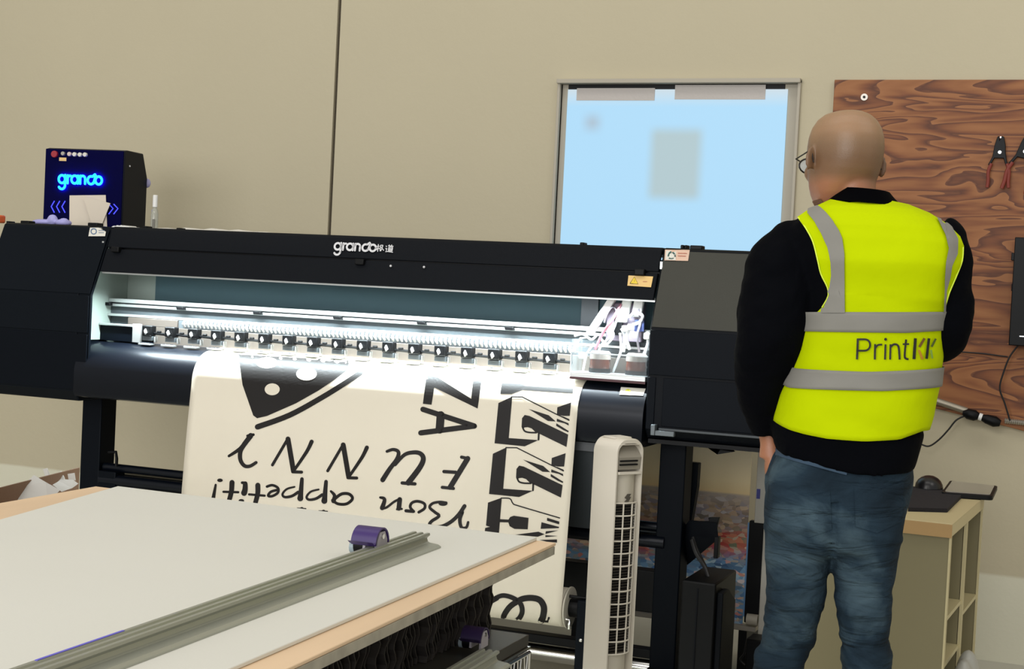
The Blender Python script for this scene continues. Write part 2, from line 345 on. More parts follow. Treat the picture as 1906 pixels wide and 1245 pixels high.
# conduit, plugs and cords
t = thing('steel_conduit', 'armoured steel conduit running along the bottom of the plywood', 'pipe', P(1820, 765, YW-.03))
a = P(1728, 741, YW-.035); c = P(1800, 765, YW-.035); d = P(1870, 783, YW-.03); e = P(1990, 796, YW-.03)
mb = MB(); mb.tube([a-Vector((.4, 0, -.02)), a, c], .013, 14); mb.build('pipe', mat('conduit_steel', '9c9484', .4, metal=.6), t)
mb = MB(); n = 60; pts = [d.lerp(e, i/n) for i in range(n+1)]; mb.tube(pts, [.011 if i % 2 else .0085 for i in range(n+1)], 12); mb.build('flexible_hose', mat('armour_steel', 'aaa498', .35, metal=.7), t, smooth=0)
t = thing('power_plug', 'pair of joined black power plugs hanging under the plywood', 'plug', P(1825, 775, YW-.05))
a, b_, c, d = P(1792, 768, YW-.06), P(1822, 775, YW-.06), P(1828, 777, YW-.06), P(1862, 788, YW-.06)
mb = MB(); mb.tube([a, a.lerp(b_, .3), a.lerp(b_, .75), b_], [.008, .020, .021, .012], 14); mb.build('plug_body', MT['black2'], t)
mb = MB(); mb.tube([c, c.lerp(d, .25), c.lerp(d, .7), d], [.012, .018, .021, .012], 14); mb.build('socket_body', MT['black2'], t)
mb = MB(); mb.cyl(b_, c, .014, 16); mb.build('joint_ring', MT['white'], t)
def cord(name, label, px, y, r=.0032):
    pts = smooth_pts([P(u, v, yy) for (u, v), yy in zip(px, y if isinstance(y, list) else [y]*len(px))], 8); mb = MB(); mb.tube(pts, r, 8); return tag(mb.build(name, MT['cable']), label, 'cord')
cord('extension_cord', 'black cord drooping from the plugs behind the man in the vest', [(1798, 773), (1780, 782), (1765, 800), (1748, 818), (1730, 830), (1715, 827), (1690, 815)], YW-.06)
cord('extension_cord', 'black cord hanging from the wall box down to the conduit', [(1896, 642), (1880, 663), (1869, 690), (1861, 722), (1870, 750), (1880, 783)], YW-.05)
cord('extension_cord', 'thin black cord running level across the plywood to the hanging cord', [(1745, 652), (1790, 655), (1830, 658), (1860, 662), (1876, 664)], YW-.028, .0026)

# ================================================================== LARGE FORMAT PRINTER
pr = thing('large_format_printer', 'long black wide-format roll printer with lit printing bay, standing along the wall', 'printer', (-2.4, 4.8, 0))
XL, XR = -3.47, -1.335
XI = XL-.052                 # left bay wall; front edges: inner faces of the two end housings
YB = 5.16
prof = [(4.60, .822), (4.57, .86), (4.57, 1.216), (4.68, 1.470), (4.69, 1.476), (YB, 1.476), (YB, .822)]
profr = [(4.60, .868), (4.57, .90), (4.57, 1.216), (4.68, 1.470), (4.69, 1.476), (YB, 1.476), (YB, .868)]
mb = MB(); mb.prism(prof, 'x', -3.968, XI); lh = mb.build('left_housing', MT['black'], pr, bevel=.006)
mb = MB(); mb.prism(profr, 'x', XR, -.86); rh = mb.build('right_housing', MT['cover'], pr, bevel=.006)
# door panels and seams on the housings (thin proud plates leave dark seams between them)
def plate(name, x0, x1, pts, m, th=.004):     # pts: (y,z) polyline of the front skin
    mb = MB(); out = [(y-th, z) for y, z in pts]+[(y, z) for y, z in reversed(pts)]; mb.prism(out, 'x', x0, x1); return mb.build(name, m, pr, bevel=.0015)
plate('front_lip', XI, XL, [(4.585, .85), (4.585, 1.216), (4.70, 1.474)], MT['black'], .012)
plate('upper_panel', -3.963, XL-.004, [(4.573, 1.222), (4.679, 1.466)], MT['black'])
plate('middle_panel', -3.963, XL-.004, [(4.57, 1.078), (4.57, 1.214)], MT['black'])
plate('lower_door', -3.963, XL-.004, [(4.57, .865), (4.57, 1.071)], MT['dark'])
plate('upper_panel', XR+.006, -.865, [(4.573, 1.222), (4.679, 1.466)], mat('housing_painted_sheen', '393932', .42, spec=.3, bump=.1, bscale=300, var=.05, vscale=4))  # brighter reflection of the slanted face is put into this grey
plate('middle_panel', XR+.004, -.865, [(4.57, 1.072), (4.57, 1.213)], MT['dark'])
plate('lower_door', XR+.055, -.865, [(4.57, .912), (4.57, 1.064)], MT['dark'])
plate('side_post', XR+.004, XR+.030, [(4.57, .90), (4.57, 1.064)], MT['dark'])
mb = MB(); mb.box(XR+.05, -.87, 4.555, 4.566, .900, .907); mb.build('door_rim', mat('rim_dark_grey', '3c4246', .5), pr, bevel=.001)
a = P(1212, 806, 4.55)
mb = MB(); mb.box(a.x, a.x+.014, 4.54, 4.57, a.z-.006, a.z+.028); mb.box(a.x, a.x+.075, 4.545, 4.565, a.z-.006, a.z+.010); mb.build('door_hinge', MT['alu2'], pr, bevel=.002)
mb = MB(); mb.box(XR+.01, -.9, 4.585, 4.9, .855, .868); mb.build('drip_tray', MT['black2'], pr)
# front cover between the housings
CX0, CX1 = XL+.004, XR-.004
mb = MB(); mb.prism([(4.651, 1.397), (4.676, 1.466), (4.69, 1.476), (YB, 1.476), (YB, 1.455), (4.70, 1.455), (4.68, 1.45), (4.664, 1.397)], 'x', CX0, CX1); top = mb.build('top_cover', MT['cover'], pr, bevel=.003)
mb = MB(); mb.prism([(4.612, 1.306), (4.648, 1.392), (4.662, 1.392), (4.660, 1.37), (4.625, 1.306)], 'x', CX0+.002, CX1-.002); fl = mb.build('front_flap', MT['cover'], pr, bevel=.002)
mb = MB(); mb.box(CX0, CX1, 4.628, 4.634, 1.300, 1.306); mb.build('flap_light_edge', MT['alu'], pr)
mb = MB(); mb.box(CX0, CX1, 4.665, 4.668, 1.380, 1.412); mb.build('seam_light_block', MT['black2'], pr)  # hidden black strip added to stop light leaking through the seam
for u, v in ((672, 487), (1192, 506), (218, 464)):
    c = P(u, v, 4.645); mb = MB(); mb.box(c.x-.017, c.x+.017, 4.63, 4.655, c.z-.011, c.z+.009); mb.build('cover_latch', MT['black2'], pr, bevel=.003)
for u, v in ((727, 495), (789, 497)):
    c = P(u, v, 4.636); mb = MB(); mb.sph((c.x, 4.637, c.z), .0042); mb.build('screw_head', MT['lettergrey'], pr)
for u, v in ((194, 455), (1232, 494)):
    c = P(u, v, 4.66); mb = MB(); mb.box(c.x-.004, c.x+.004, 4.652, 4.68, c.z-.012, c.z+.012); mb.build('gap_light', MT['alu'], pr)
# latches and knobs standing on the top edge
for u, v, w, h in ((52, 413, .020, .010), (178, 418, .022, .012), (1298, 465, .020, .012), (1086, 458, .007, .008), (1272, 464, .005, .012), (1279, 465, .004, .012), (20, 413, .006, .006), (275, 424, .008, .007), (337, 425, .008, .005)):
    c = P(u, v, 4.72); mb = MB(); mb.box(c.x-w, c.x+w, 4.70, 4.74, 1.474, 1.476+h); mb.build('top_latch', MT['black2'], pr, bevel=.003)
mb = MB(); c = P(2, 417, 4.74); mb.box(c.x-.03, c.x+.006, 4.72, 4.76, 1.474, 1.505); mb.build('orange_cap', mat('orange_plastic', 'd9622a', .5), pr, bevel=.006)
# inner bay
mb = MB(); mb.box(-3.39, XR+.1, 4.86, 4.87, 1.05, 1.44); mb.build('bay_back_panel', MT['backpan'], pr)
mb = MB(); mb.prism([(4.60, 1.05), (4.86, 1.05), (4.86, 1.44), (4.69, 1.44), (4.605, 1.225)], 'x', XI, XI+.004); mb.build('bay_side_panel', MT['teal'], pr)
mb = MB(); mb.box(XI, -3.39, 4.862, 4.872, 1.05, 1.44); mb.build('bay_corner_panel', MT['teal'], pr)
mb = MB(); mb.box(-1.66, -1.60, 4.845, 4.858, 1.18, 1.40); mb.build('bay_post', MT['alu2'], pr)
mb = MB(); mb.box(XL, XR, 4.648, 4.690, 1.302, 1.312); mb.build('led_housing', MT['alu'], pr)
# rail beam (aluminium extrusion with steps)
def beam(name, y0, y1, z0, z1, m, x0=XI+.004, x1=XR-.002): mb = MB(); mb.box(x0, x1, y0, y1, z0, z1); return mb.build(name, m, pr, bevel=.0015)
beam('rail_beam', 4.76, 4.83, 1.10, 1.198, mat('rail_beam_grey', '3f4649', .5, metal=.3)); beam('linear_rail', 4.745, 4.77, 1.192, 1.207, MT['alu']); beam('linear_rail', 4.745, 4.76, 1.177, 1.187, MT['alu'])
beam('rail_lip', 4.742, 4.76, 1.140, 1.150, MT['alu'])
for i in range(6):
    x = -3.516+i*.328; 
    mb = MB(); mb.prism([(x-.016, 1.191), (x+.014, 1.191), (x+.018, 1.179), (x-.012, 1.179)], 'y', 4.725, 4.75); mb.build('rail_clip', MT['black2'], pr, bevel=.002)
# perforated spring strip above the pinch rollers
mb = MB(); x0 = -3.18; n = 92; dx = (-1.63-x0)/n
for i in range(n):
    x = x0+(i+.5)*dx; z = 1.128
    mb.tube([(x-.002, 4.742, z+.011), (x, 4.732, z), (x+.001, 4.742, z-.012)], [.0035, .0062, .0035], 8)
mb.build('spring_strip', MT['white'], pr)
beam('spring_plate', 4.742, 4.75, 1.108, 1.139, mat('spring_plate_grey', '4d5356', .5), x0-.02, XR-.02)
beam('metal_plate', 4.735, 4.742, 1.040, 1.110, MT['tan'], -3.30, XR-.06)
beam('metal_plate', 4.735, 4.745, 1.110, 1.139, MT['tan'], XL+.05, x0-.02)
mb = MB(); mb.box(XI+.005, -3.37, 4.70, 4.72, 1.048, 1.108); mb.build('end_block', MT['dark'], pr, bevel=.002)
mb = MB(); mb.box(-3.366, -3.328, 4.69, 4.70, 1.048, 1.118); mb.box(XI+.005, -3.366, 4.69, 4.70, 1.105, 1.114); mb.build('end_bracket', MT['alu'], pr, bevel=.002)
# pinch rollers, one by one
def roller(x):
    p = []
    mb = MB(); mb.box(x-.0215, x+.0215, 4.668, 4.70, 1.078, 1.1155); a = mb.build('pinch_roller_arm', MT['black2'], pr, bevel=.004)
    mb = MB(); mb.box(x-.0205, x+.0225, 4.672, 4.70, 1.060, 1.077); mb.build('lower_block', mat('roller_grey', '3c4144', .45) if 'rg' not in MT else MT['rg'], a, bevel=.002)
    mb = MB(); mb.tube([(x-.004, 4.667, 1.103), (x-.003, 4.664, 1.096), (x, 4.663, 1.090), (x-.004, 4.667, 1.083)], [.002, .0055, .0058, .002], 10); mb.build('white_button', MT['white'], a)
    mb = MB(); mb.box(x-.030, x+.022, 4.660, 4.69, 1.0435, 1.050); mb.box(x+.025, x+.028, 4.680, 4.70, 1.055, 1.075); mb.build('roller_frame', MT['alu'], a, bevel=.001)
    mb = MB(); mb.cyl((x+.022, 4.685, 1.088), (x+.078, 4.685, 1.086), .005, 8); mb.cyl((x+.036, 4.684, 1.094), (x+.052, 4.684, 1.094), .004, 8); mb.build('roller_shaft', MT['black2'], a)
    for k in range(3): pass
    mb = MB()
    for k in range(3): mb.cyl((x-.026+k*.016, 4.668, 1.0485), (x-.016+k*.016, 4.672, 1.0485), .0045, 8)
    mb.build('rubber_wheel', MT['cable'], a); return a
MT['rg'] = mat('roller_grey', '3c4144', .45)
a0 = roller(-3.287)
for i in range(1, 17 if True else 0):
    r = a0.copy(); COL.objects.link(r); r.parent = pr; r.location = (i*.0989, 0, 0)
    for g in a0.children: d = g.copy(); COL.objects.link(d); d.parent = r
# platen and curved apron
ap = [(4.76, 1.050), (4.70, 1.043), (4.676, 1.0385)]+[(4.665+.107*math.cos(math.radians(a)), .93+.107*math.sin(math.radians(a))) for a in range(93, 181, 6)]+[(4.558, .86), (4.566, .845), (4.60, .838)]
pts = ap+[(4.76, .838)]
mb = MB(); mb.prism(pts, 'x', XI+.002, XR-.004); apron = mb.build('platen_apron', MT['apron'], pr)
mb = MB(); mb.box(XL+.02, XR-.02, 4.69, 5.1, .85, 1.03); mb.build('inner_chassis', MT['black2'], pr)
# heater plate and bars below the apron
mb = MB(); mb.prism([(4.60, .838), (4.615, .838), (4.70, .545), (4.685, .545)], 'x', -2.9, -1.37); mb.build('heater_plate', mat('heater_plate_grey', '2b3034', .45), pr)
mb = MB(); mb.box(-2.9, -1.37, 4.59, 4.60, .81, .838); mb.build('heater_rim', mat('rim_grey', '44474a', .5), pr)
def xbar(name, y, z, r, m, x0=-3.53, x1=-1.30): mb = MB(); mb.cyl((x0, y, z), (x1, y, z), r, 20); return mb.build(name, m, pr)
xbar('media_shaft', 4.78, .560, .016, MT['apron']); xbar('media_shaft', 4.76, .515, .022, MT['apron'])
mb = MB(); mb.box(-3.53, -1.30, 4.80, 4.86, .505, .535); mb.build('cross_beam', MT['black2'], pr, bevel=.003)
mb = MB(); mb.box(-1.80, -1.30, 4.84, 4.90, .26, .40); mb.build('media_tray', MT['black2'], pr, bevel=.003)
mb = MB(); mb.box(-3.54, -1.30, 4.78, 4.83, .12, .15); mb.build('lower_beam', MT['black2'], pr, bevel=.003)
xbar('stretcher_tube', 4.80, .085, .028, MT['chrome']); 
mb = MB(); mb.tube([(-3.50, 4.76, .62), (-3.46, 4.75, .625), (-3.455, 4.75, .60), (-3.455, 4.75, .57)], .006, 8); mb.build('shaft_hook', MT['black2'], pr)
# legs and feet
for x0, x1, zt in ((-3.622, -3.534, .83), (-1.330, -1.243, .87)):
    mb = MB(); mb.box(x0, x1, 4.75, 4.845, .08, zt); lg = mb.build('leg', MT['dark'], pr, bevel=.004)
    mb = MB(); mb.box(x0-.005, x1+.005, 4.45, 5.2, .045, .10); mb.build('foot', MT['black2'], pr, bevel=.006)
    for y in (4.5, 5.14):
        mb = MB(); mb.cyl(((x0+x1)/2-.015, y, .03), ((x0+x1)/2+.015, y, .03), .03); mb.build('caster', MT['black2'], pr)
mb = MB(); mb.box(-3.53, -3.45, 4.74, 4.80, .46, .55); mb.build('shaft_bracket', MT['dark'], pr, bevel=.004)
# take up unit arm holding the rolled banner
mb = MB(); mb.box(-1.512, -1.470, 4.52, 4.62, .05, .34); mb.build('take_up_arm', MT['black'], pr, bevel=.004)
mb = MB(); mb.cyl((-1.56, 4.565, .305), (-1.50, 4.565, .305), .030); mb.cyl((-1.562, 4.545, .345), (-1.47, 4.545, .345), .005, 8); mb.build('take_up_chuck', MT['black2'], pr)
mb = MB(); mb.tube([(-1.553, 4.52, .275), (-1.535, 4.52, .275), (-1.533, 4.52, .245)], .005, 8); mb.build('lock_lever', MT['chrome'], pr)
mb = MB(); mb.sph((-1.492, 4.518, .215), .007); mb.build('bolt', MT['chrome'], pr)
mb = MB(); mb.box(-3.11, -3.07, 4.52, 4.62, .05, .34); mb.build('take_up_arm', MT['black'], pr, bevel=.004)
# side bracket hanging right of the leg with its cable
mb = MB(); b0 = [P(1287, 1028, 4.86), P(1335, 972, 4.75), P(1338, 1003, 4.75), P(1280, 1052, 4.86)]
mb.add([p for p in b0]+[p+Vector((-.10, .03, -.005)) for p in b0], [(0, 1, 2, 3), (7, 6, 5, 4), (0, 4, 5, 1), (1, 5, 6, 2), (2, 6, 7, 3), (3, 7, 4, 0)]); mb.build('roll_bracket', MT['cover'], pr, bevel=.003)
for u, v in ((1310, 975), (1328, 968)):
    c = P(u, v, 4.78); mb = MB(); mb.prism([(c.x-.018, c.z+.006), (c.x+.018, c.z+.010), (c.x+.010, c.z-.03), (c.x-.010, c.z-.03)], 'y', 4.78, 4.80); mb.build('bracket_fork', MT['black2'], pr, bevel=.002)
mb = MB(); c = P(1335, 1010, 4.76); mb.box(c.x-.008, c.x+.006, 4.75, 4.78, c.z-.05, c.z+.02); mb.build('bracket_pin', MT['black2'], pr, bevel=.002)
mb = MB(); mb.prism([(P(1280, 855, 4.9).x, .77), (P(1303, 855, 4.9).x, .77), (P(1300, 900, 4.9).x, .69), (P(1285, 985, 4.9).x, .52), (P(1278, 985, 4.9).x, .52)], 'y', 4.88, 4.92); mb.build('rear_strut', MT['black'], pr, bevel=.003)
mb = MB(); mb.tube(smooth_pts([P(1290, 1000, 4.74), P(1298, 1025, 4.72), P(1315, 1060, 4.72), P(1321, 1085, 4.74)]), [.007]*19 if False else .006, 8); mb.build('bracket_cable', MT['cable'], pr)
mb = MB(); mb.prism([(P(1306, 858, 4.7).x, .845), (P(1365, 858, 4.7).x, .838), (P(1335, 845, 4.7).x, .825), (P(1345, 845, 4.7).x, .86), (P(1300, 845, 4.7).x, .86)], 'y', 4.70, 4.72); mb.build('underside_clip', MT['black2'], pr)
# ---- print carriage at the right end of the bay
c0 = P(1064, 700, 4.62); c1 = P(1205, 700, 4.62)
xa, xb = c0.x, c1.x; zb = 1.048
mb = MB(); mb.box(xa, xb, 4.600, 4.70, zb-.004, zb+.014); ca = mb.build('carriage_plate', MT['alu'], pr, bevel=.002)
mb = MB(); mb.box(xa, xb, 4.598, 4.602, zb-.010, zb-.002); mb.build('red_edge', mat('plate_red_edge', '4a262c', .5), ca)
acr = MT['clear']
mb = MB()
mb.box(xa, xb, 4.606, 4.610, zb+.014, zb+.075)
mb.box(xa, xa+.004, 4.606, 4.70, zb+.014, zb+.12); mb.box(xb-.004, xb, 4.606, 4.70, zb+.014, zb+.12)
mb.build('clear_box', acr, ca)
mb = MB(); mb.box(xa-.002, xb+.002, 4.605, 4.611, zb+.075, zb+.079)
mb.tube([(xa, 4.608, zb+.01), (xa, 4.608, zb+.078), (xa+.014, 4.65, zb+.122), (xa+.03, 4.69, zb+.124)], .003, 6); mb.build('box_edges', mat('acrylic_edge', 'dde6ea', .3), ca)
for u in (1115, 1183):
    x = P(u, 660, 4.64).x
    mb = MB(); mb.tube([(x, 4.655, zb+.016), (x, 4.655, zb+.024), (x, 4.655, zb+.060), (x, 4.655, zb+.066)], [.030, .034, .033, .026], 20); bt = mb.build('ink_damper', MT['ink_amber'], ca)
    mb = MB(); mb.tube([(x, 4.655, zb+.058), (x, 4.655, zb+.078), (x, 4.655, zb+.084)], [.0345, .0335, .028], 20); mb.build('damper_cap', mat('smoked_cap', '9a8f86', .3), bt)
    mb = MB(); mb.tube([(x, 4.655, zb+.014), (x, 4.655, zb+.028)], .0355, 20); mb.build('damper_foot', MT['black2'], bt)
# cable chains, hoses and board above
for u0, v0, u1, v1, w in ((1100, 620, 1142, 556, .014), (1160, 600, 1170, 556, .015), (1186, 590, 1192, 558, .016)):
    a = P(u0, v0, 4.70); c = P(u1, v1, 4.70); mb = MB(); d = (c-a); k = Vector((w, 0, 0)); nn = Vector((0, -.018, 0))
    mb.add([a-k, a+k, c+k, c-k, a-k+nn, a+k+nn, c+k+nn, c-k+nn], [(3, 2, 1, 0), (4, 5, 6, 7), (0, 1, 5, 4), (1, 2, 6, 5), (2, 3, 7, 6), (3, 0, 4, 7)]); mb.build('cable_chain', MT['white'], ca, bevel=.003)
mb = MB(); a = P(1130, 622, 4.72); c = P(1200, 560, 4.72); mb.box(a.x, c.x, 4.705, 4.74, a.z-.02, c.z-.01); mb.build('head_board', mat('head_module', '6d6472', .5, var=.25, vscale=40), ca, bevel=.003)
mb = MB(); a = P(1155, 622, 4.70); mb.box(a.x-.02, a.x+.008, 4.685, 4.70, a.z-.004, a.z+.075); mb.build('dark_module', MT['black2'], ca, bevel=.002)
mb = MB(); a = P(1195, 615, 4.70); mb.box(a.x-.022, a.x+.010, 4.685, 4.70, a.z-.004, a.z+.035); mb.build('blue_module', mat('blue_module', '26325a', .5), ca, bevel=.002)
hc = [mat('hose_clear', 'dadfe2', .3), mat('hose_red', '8d5560', .35), mat('hose_white', 'eef1f2', .4), mat('hose_smoke', '6f6a70', .35)]
random.seed(3)
hoses = [([(1108, 650), (1122, 620), (1140, 595), (1156, 566)], 1, .005), ([(1112, 672), (1118, 645), (1136, 625), (1150, 590), (1158, 570)], 0, .004), ([(1125, 600), (1132, 580), (1142, 572), (1150, 585), (1146, 600)], 3, .003),
         ([(1160, 655), (1163, 630), (1158, 612)], 0, .006), ([(1172, 650), (1166, 628), (1172, 610)], 2, .006), ([(1190, 655), (1186, 625), (1192, 600), (1188, 575)], 3, .004), ([(1140, 695), (1150, 670), (1156, 650), (1154, 620)], 2, .004),
         ([(1202, 685), (1198, 665), (1206, 640), (1205, 618)], 2, .0055), ([(1070, 625), (1085, 622), (1100, 632), (1110, 625)], 2, .004), ([(1085, 690), (1092, 660), (1105, 640)], 0, .004), ([(1118, 630), (1130, 640), (1142, 622), (1130, 606)], 2, .004), ([(1172, 590), (1182, 582), (1196, 588), (1190, 600), (1178, 604)], 2, .005)]
for px, k, r in hoses:
    n = len(px); mb = MB(); mb.tube(smooth_pts([P(u, v, 4.675+.01*math.sin(i*2+k)) for i, (u, v) in enumerate(px)], 6), r, 8); mb.build('ink_hose', hc[k], ca)
for u, v in ((1163, 612), (1174, 609), (1204, 626), (1083, 662)):
    a = P(u, v, 4.66); mb = MB(); mb.box(a.x-.010, a.x+.010, 4.655, 4.672, a.z-.010, a.z+.010); mb.build('hose_clip', MT['white'], ca, bevel=.003)
# ---- stickers and lettering on the printer
BV = bvh_of([lh, rh, top, fl, apron]+[o for o in pr.children if o.name.startswith('upper_panel')])
def sticker(name, quad, m, marks=()):
    o = decal([quad], BV, .0018, 12).build(name, m, pr, smooth=0)
    for polys, mm in marks: decal(polys, BV, .0026, 12).build('sticker_print', mm, o, smooth=0)
    return o
mg = mat('print_green', '2c5a55', .5); mr_ = mat('print_red', 'b06a55', .5); mbk = mat('print_black', '1b1a18', .5); mye = mat('print_yellow', 'e9c93a', .5); mbl = mat('print_blue', '5c7391', .5)
sticker('info_sticker', [(165, 440), (168, 424), (199, 424), (196, 440)], MT['label'], [([p for i in range(0, 24, 3) for p in ribbon2(arc((175, 431), 5, i*15, i*15+45, 3), 1.8, False, False)], mbl), ([[(184, 429), (195, 429), (195, 430), (184, 430)], [(184, 433), (194, 433), (194, 434), (184, 434)]], mbl)])
sticker('recycling_sticker', [(1237, 485), (1238, 465), (1284, 466), (1281, 486)], mat('label_pink', 'd9b7a0', .5), [([[(1239, 484), (1240, 467), (1259, 467), (1258, 485)]], MT['label']), (ribbon2([(1244, 478), (1246, 472), (1250, 469)], 3, True, False)+ribbon2([(1252, 470), (1256, 474), (1257, 479)], 3, True, False)+ribbon2([(1245, 481), (1250, 482), (1255, 481)], 2.4, True, False), mg), ([[(1262, 471), (1279, 471.5), (1279, 473), (1262, 472.5)], [(1262, 476), (1277, 476.5), (1277, 478), (1262, 477.5)]], mr_)])
sticker('warning_sticker', [(1168, 532), (1170, 513), (1216, 515), (1212, 535)], MT['labely'], [([[(1173, 528), (1181, 516), (1188, 529)]], mye), (ribbon2([(1173, 528), (1181, 516), (1188, 529), (1173, 528)], 1.0, False, False)+[[(1180, 519), (1182, 519), (1181.6, 525), (1180.6, 525)]], mbk), ([[(1197, 524), (1205, 524), (1205, 525), (1197, 525)]], mr_)])
sticker('platen_sticker', [(1153, 735), (1156, 721), (1202, 724), (1197, 737)], MT['label'], [([disc2((1169, 729), 5, 4)], mat('print_lime', 'd3d23a', .5))])
# maker's lettering, silver: "grando" with the two linked rings, then two characters
def grando(ox, oy, s, sl=0.0):     # letters in a box 6.4 wide; y up; returns ribbons
    w = .26; L = []
    def T(pts): return [(ox+(x+sl*x*0)*s, oy+y*s) for x, y in pts]
    def R(pts, cv=True): L.extend(ribbon2(T(pts), w*s, cv))
    R(arc((.55, .5), .42, 0, 360, 20)); R([(.97, .95), (.97, -.15)]); R(arc((.55, -.15), .42, 0, -150, 10))
    R([(1.3, .92), (1.3, .08)]); R(arc((1.62, .55), .34, 150, 80, 6))
    R(arc((2.22, .5), .42, 0, 360, 20)); R([(2.64, .92), (2.64, .08)])
    R([(2.95, .08), (2.95, .92)]); R(arc((3.25, .58), .34, 160, 0, 9)); R([(3.59, .58), (3.59, .08)])
    R(arc((4.35, .48), .42, 75, 330, 16)); R(arc((5.35, .48), .42, 0, 360, 20)); R([(4.66, .15), (5.02, .75)], False); R([(4.55, .88), (4.85, 1.12)], False); R([(4.72, .2), (4.95, 1.0)], False)
    return L
def px_affine(o, ex, ey): return lambda p: (o[0]+ex[0]*p[0]+ey[0]*p[1], o[1]+ex[1]*p[0]+ey[1]*p[1])
A_ = px_affine((621, 466), (13.6, .55), (1.6, -14.5))
decal([[A_(p) for p in poly] for poly in grando(0, 0, 1)], BV, .003, 20).build('maker_lettering', MT['lettergrey'], pr, smooth=0)
def hanzi(px0, strokes, w=1.5): return [q for st in strokes for q in ribbon2([(px0[0]+x, px0[1]+y) for x, y in st], w, False, False)]
h1 = [[(2, 5), (7, 5)], [(5, 1), (3.5, 15)], [(4.5, 7), (1, 12)], [(5, 8), (7, 10)], [(9, 3), (8, 14)], [(9, 3), (13.5, 3)], [(13.5, 3), (12, 8)], [(10, 6), (15, 13)], [(12, 8), (9, 14)]]
h2 = [[(2, 3), (3.5, 5)], [(1, 8), (4, 8)], [(4, 8), (2.5, 12)], [(1, 14), (5, 13.5), (15, 15)], [(6, 3), (16, 4)], [(8, 1), (9, 3)], [(13, 1), (12, 3)], [(7.5, 5.5), (6.5, 12)], [(7.5, 5.5), (14.5, 6)], [(14.5, 6), (13.5, 12.5)], [(7, 8), (14, 8.5)], [(7, 10), (14, 10.5)], [(6.5, 12), (13.5, 12.5)]]
decal(hanzi((700, 454), h1)+hanzi((717, 455), h2), BV, .003, 20).build('maker_lettering', MT['lettergrey'], pr, smooth=0)

# ================================================================== BANNER being printed
bx0, bx1 = -3.008, -1.556
bn = thing('printed_banner', 'cream printed banner with black lettering hanging over the front of the printer', 'banner', (-2.28, 4.5, .24))
rc, rr = (4.562, .305), .064
def bpath():
    p = [(4.90, 1.050), (4.76, 1.0525), (4.70, 1.0455), (4.680, 1.0415)]
    p += [(4.665+.1095*math.cos(math.radians(a)), .93+.1095*math.sin(math.radians(a))) for a in range(88, 181, 5)]
    for i in range(1, 12): t = i/12; p.append((4.5555+(rc[0]-rr-4.5555)*t, .93+(rc[1]-.93)*t))
    return p
def bsheet(x, y, z):      # slight waviness of the hanging part
    k = max(0, min(1, (.93-z)/.3))*max(0, min(1, (z-.30)/.15)); return Vector((x, y-.004*k*(math.sin(x*9+z*3)+.6*math.sin(x*23-z*5)), z))
pth = bpath(); path2 = pth+[(rc[0]+rr*math.cos(math.radians(a)), rc[1]+rr*math.sin(math.radians(a))) for a in range(180, 290, 6)]
nx = 60; mb = MB(); rows = []
for (y, z) in path2: rows.append([bsheet(bx0+(bx1-bx0)*i/nx, y, z) for i in range(nx+1)])
mb.loft(rows, cap=False, closed=False); sheet = mb.build('sheet', MT['paper'], bn, smooth=60)
s_ = sheet.modifiers.new('th', 'SOLIDIFY'); s_.thickness = .0006; s_.offset = 0
mb = MB(); n = 40
def rollring(x, r): return [Vector((x, rc[0]+r*math.cos(2*math.pi*j/n), rc[1]+r*math.sin(2*math.pi*j/n))) for j in range(n)]
mb.loft([rollring(bx0, rr-.022), rollring(bx0, rr-.0015), rollring(bx1, rr-.0015), rollring(bx1, rr-.022)]); roll = mb.build('paper_roll', MT['paper'], bn)
mb = MB(); mb.loft([rollring(bx0-.012, .040), rollring(bx0+.002, .0405), rollring(bx1-.002, .0405), rollring(bx1+.004, .040)]); mb.build('cardboard_core', mat('core_grey', '8e887a', .7), bn)
mb = MB(); mb.loft([rollring(bx1+.003, rr+.003), rollring(bx1+.009, rr+.003)]); mb.build('end_flange', mat('flange', 'b8b3a4', .5), bn, bevel=.001)
BB = bvh_of([sheet])
def sc(pts, ox, oy, s): return [(ox+x/s, oy+y/s) for x, y in pts]
INK = []
def S(pts, w, ox, oy, s, cv=True): INK.extend(ribbon2(sc(pts, ox, oy, s), ([q/s for q in w] if isinstance(w, (list, tuple)) else w/s), cv))
def G(pts, ox, oy, s): INK.append([Vector(p) for p in sc(pts, ox, oy, s)])
A = (890, 680, 6.918); B = (890, 820, 6.227); Cc = (380, 780, 6.915); D = (640, 780, 5.658)
for k in (0, 1):
    o_ = (A[0]-10.3*k, A[1]+94.3*k, A[2])
    G([(262, 485), (440, 402), (395, 935), (212, 1003)], *o_); G([(212, 1003), (395, 935), (775, 962), (600, 1042)], *o_)
    S([(430, 406), (570, 408), (1015, 632), (1172, 705)], 15, *o_, False)
    G([(1020, 540), (1198, 478), (1180, 650), (1100, 650), (1040, 640), (1015, 632)], *o_)
    G([(1090, 655), (1172, 690), (1170, 715), (1060, 660)], *o_)
    G([(650, 560), (910, 642), (1000, 722), (900, 716)], *o_); G([(1015, 685), (1165, 745), (1168, 775), (1110, 745), (1012, 722)], *o_); G([(1008, 745), (1168, 845), (1160, 862), (1100, 835), (1005, 778)], *o_)
    G([(560, 790), (566, 680), (600, 638), (660, 650), (1160, 890), (1138, 1050), (800, 885), (740, 860), (690, 812), (640, 795), (596, 800), (575, 820)], *o_)
    S([(575, 800), (600, 845), (660, 863), (750, 866)], 22, *o_); S([(782, 870), (778, 955)], 24, *o_, False)
G([(305, 230), (600, 240), (590, 262), (570, 318), (430, 370), (285, 368)], *A); G([(590, 262), (1228, 300), (1220, 362), (570, 318)], *A)
G([(115, 718), (275, 662), (240, 1095), (75, 1080), (82, 1012), (138, 998), (92, 985)], *B)
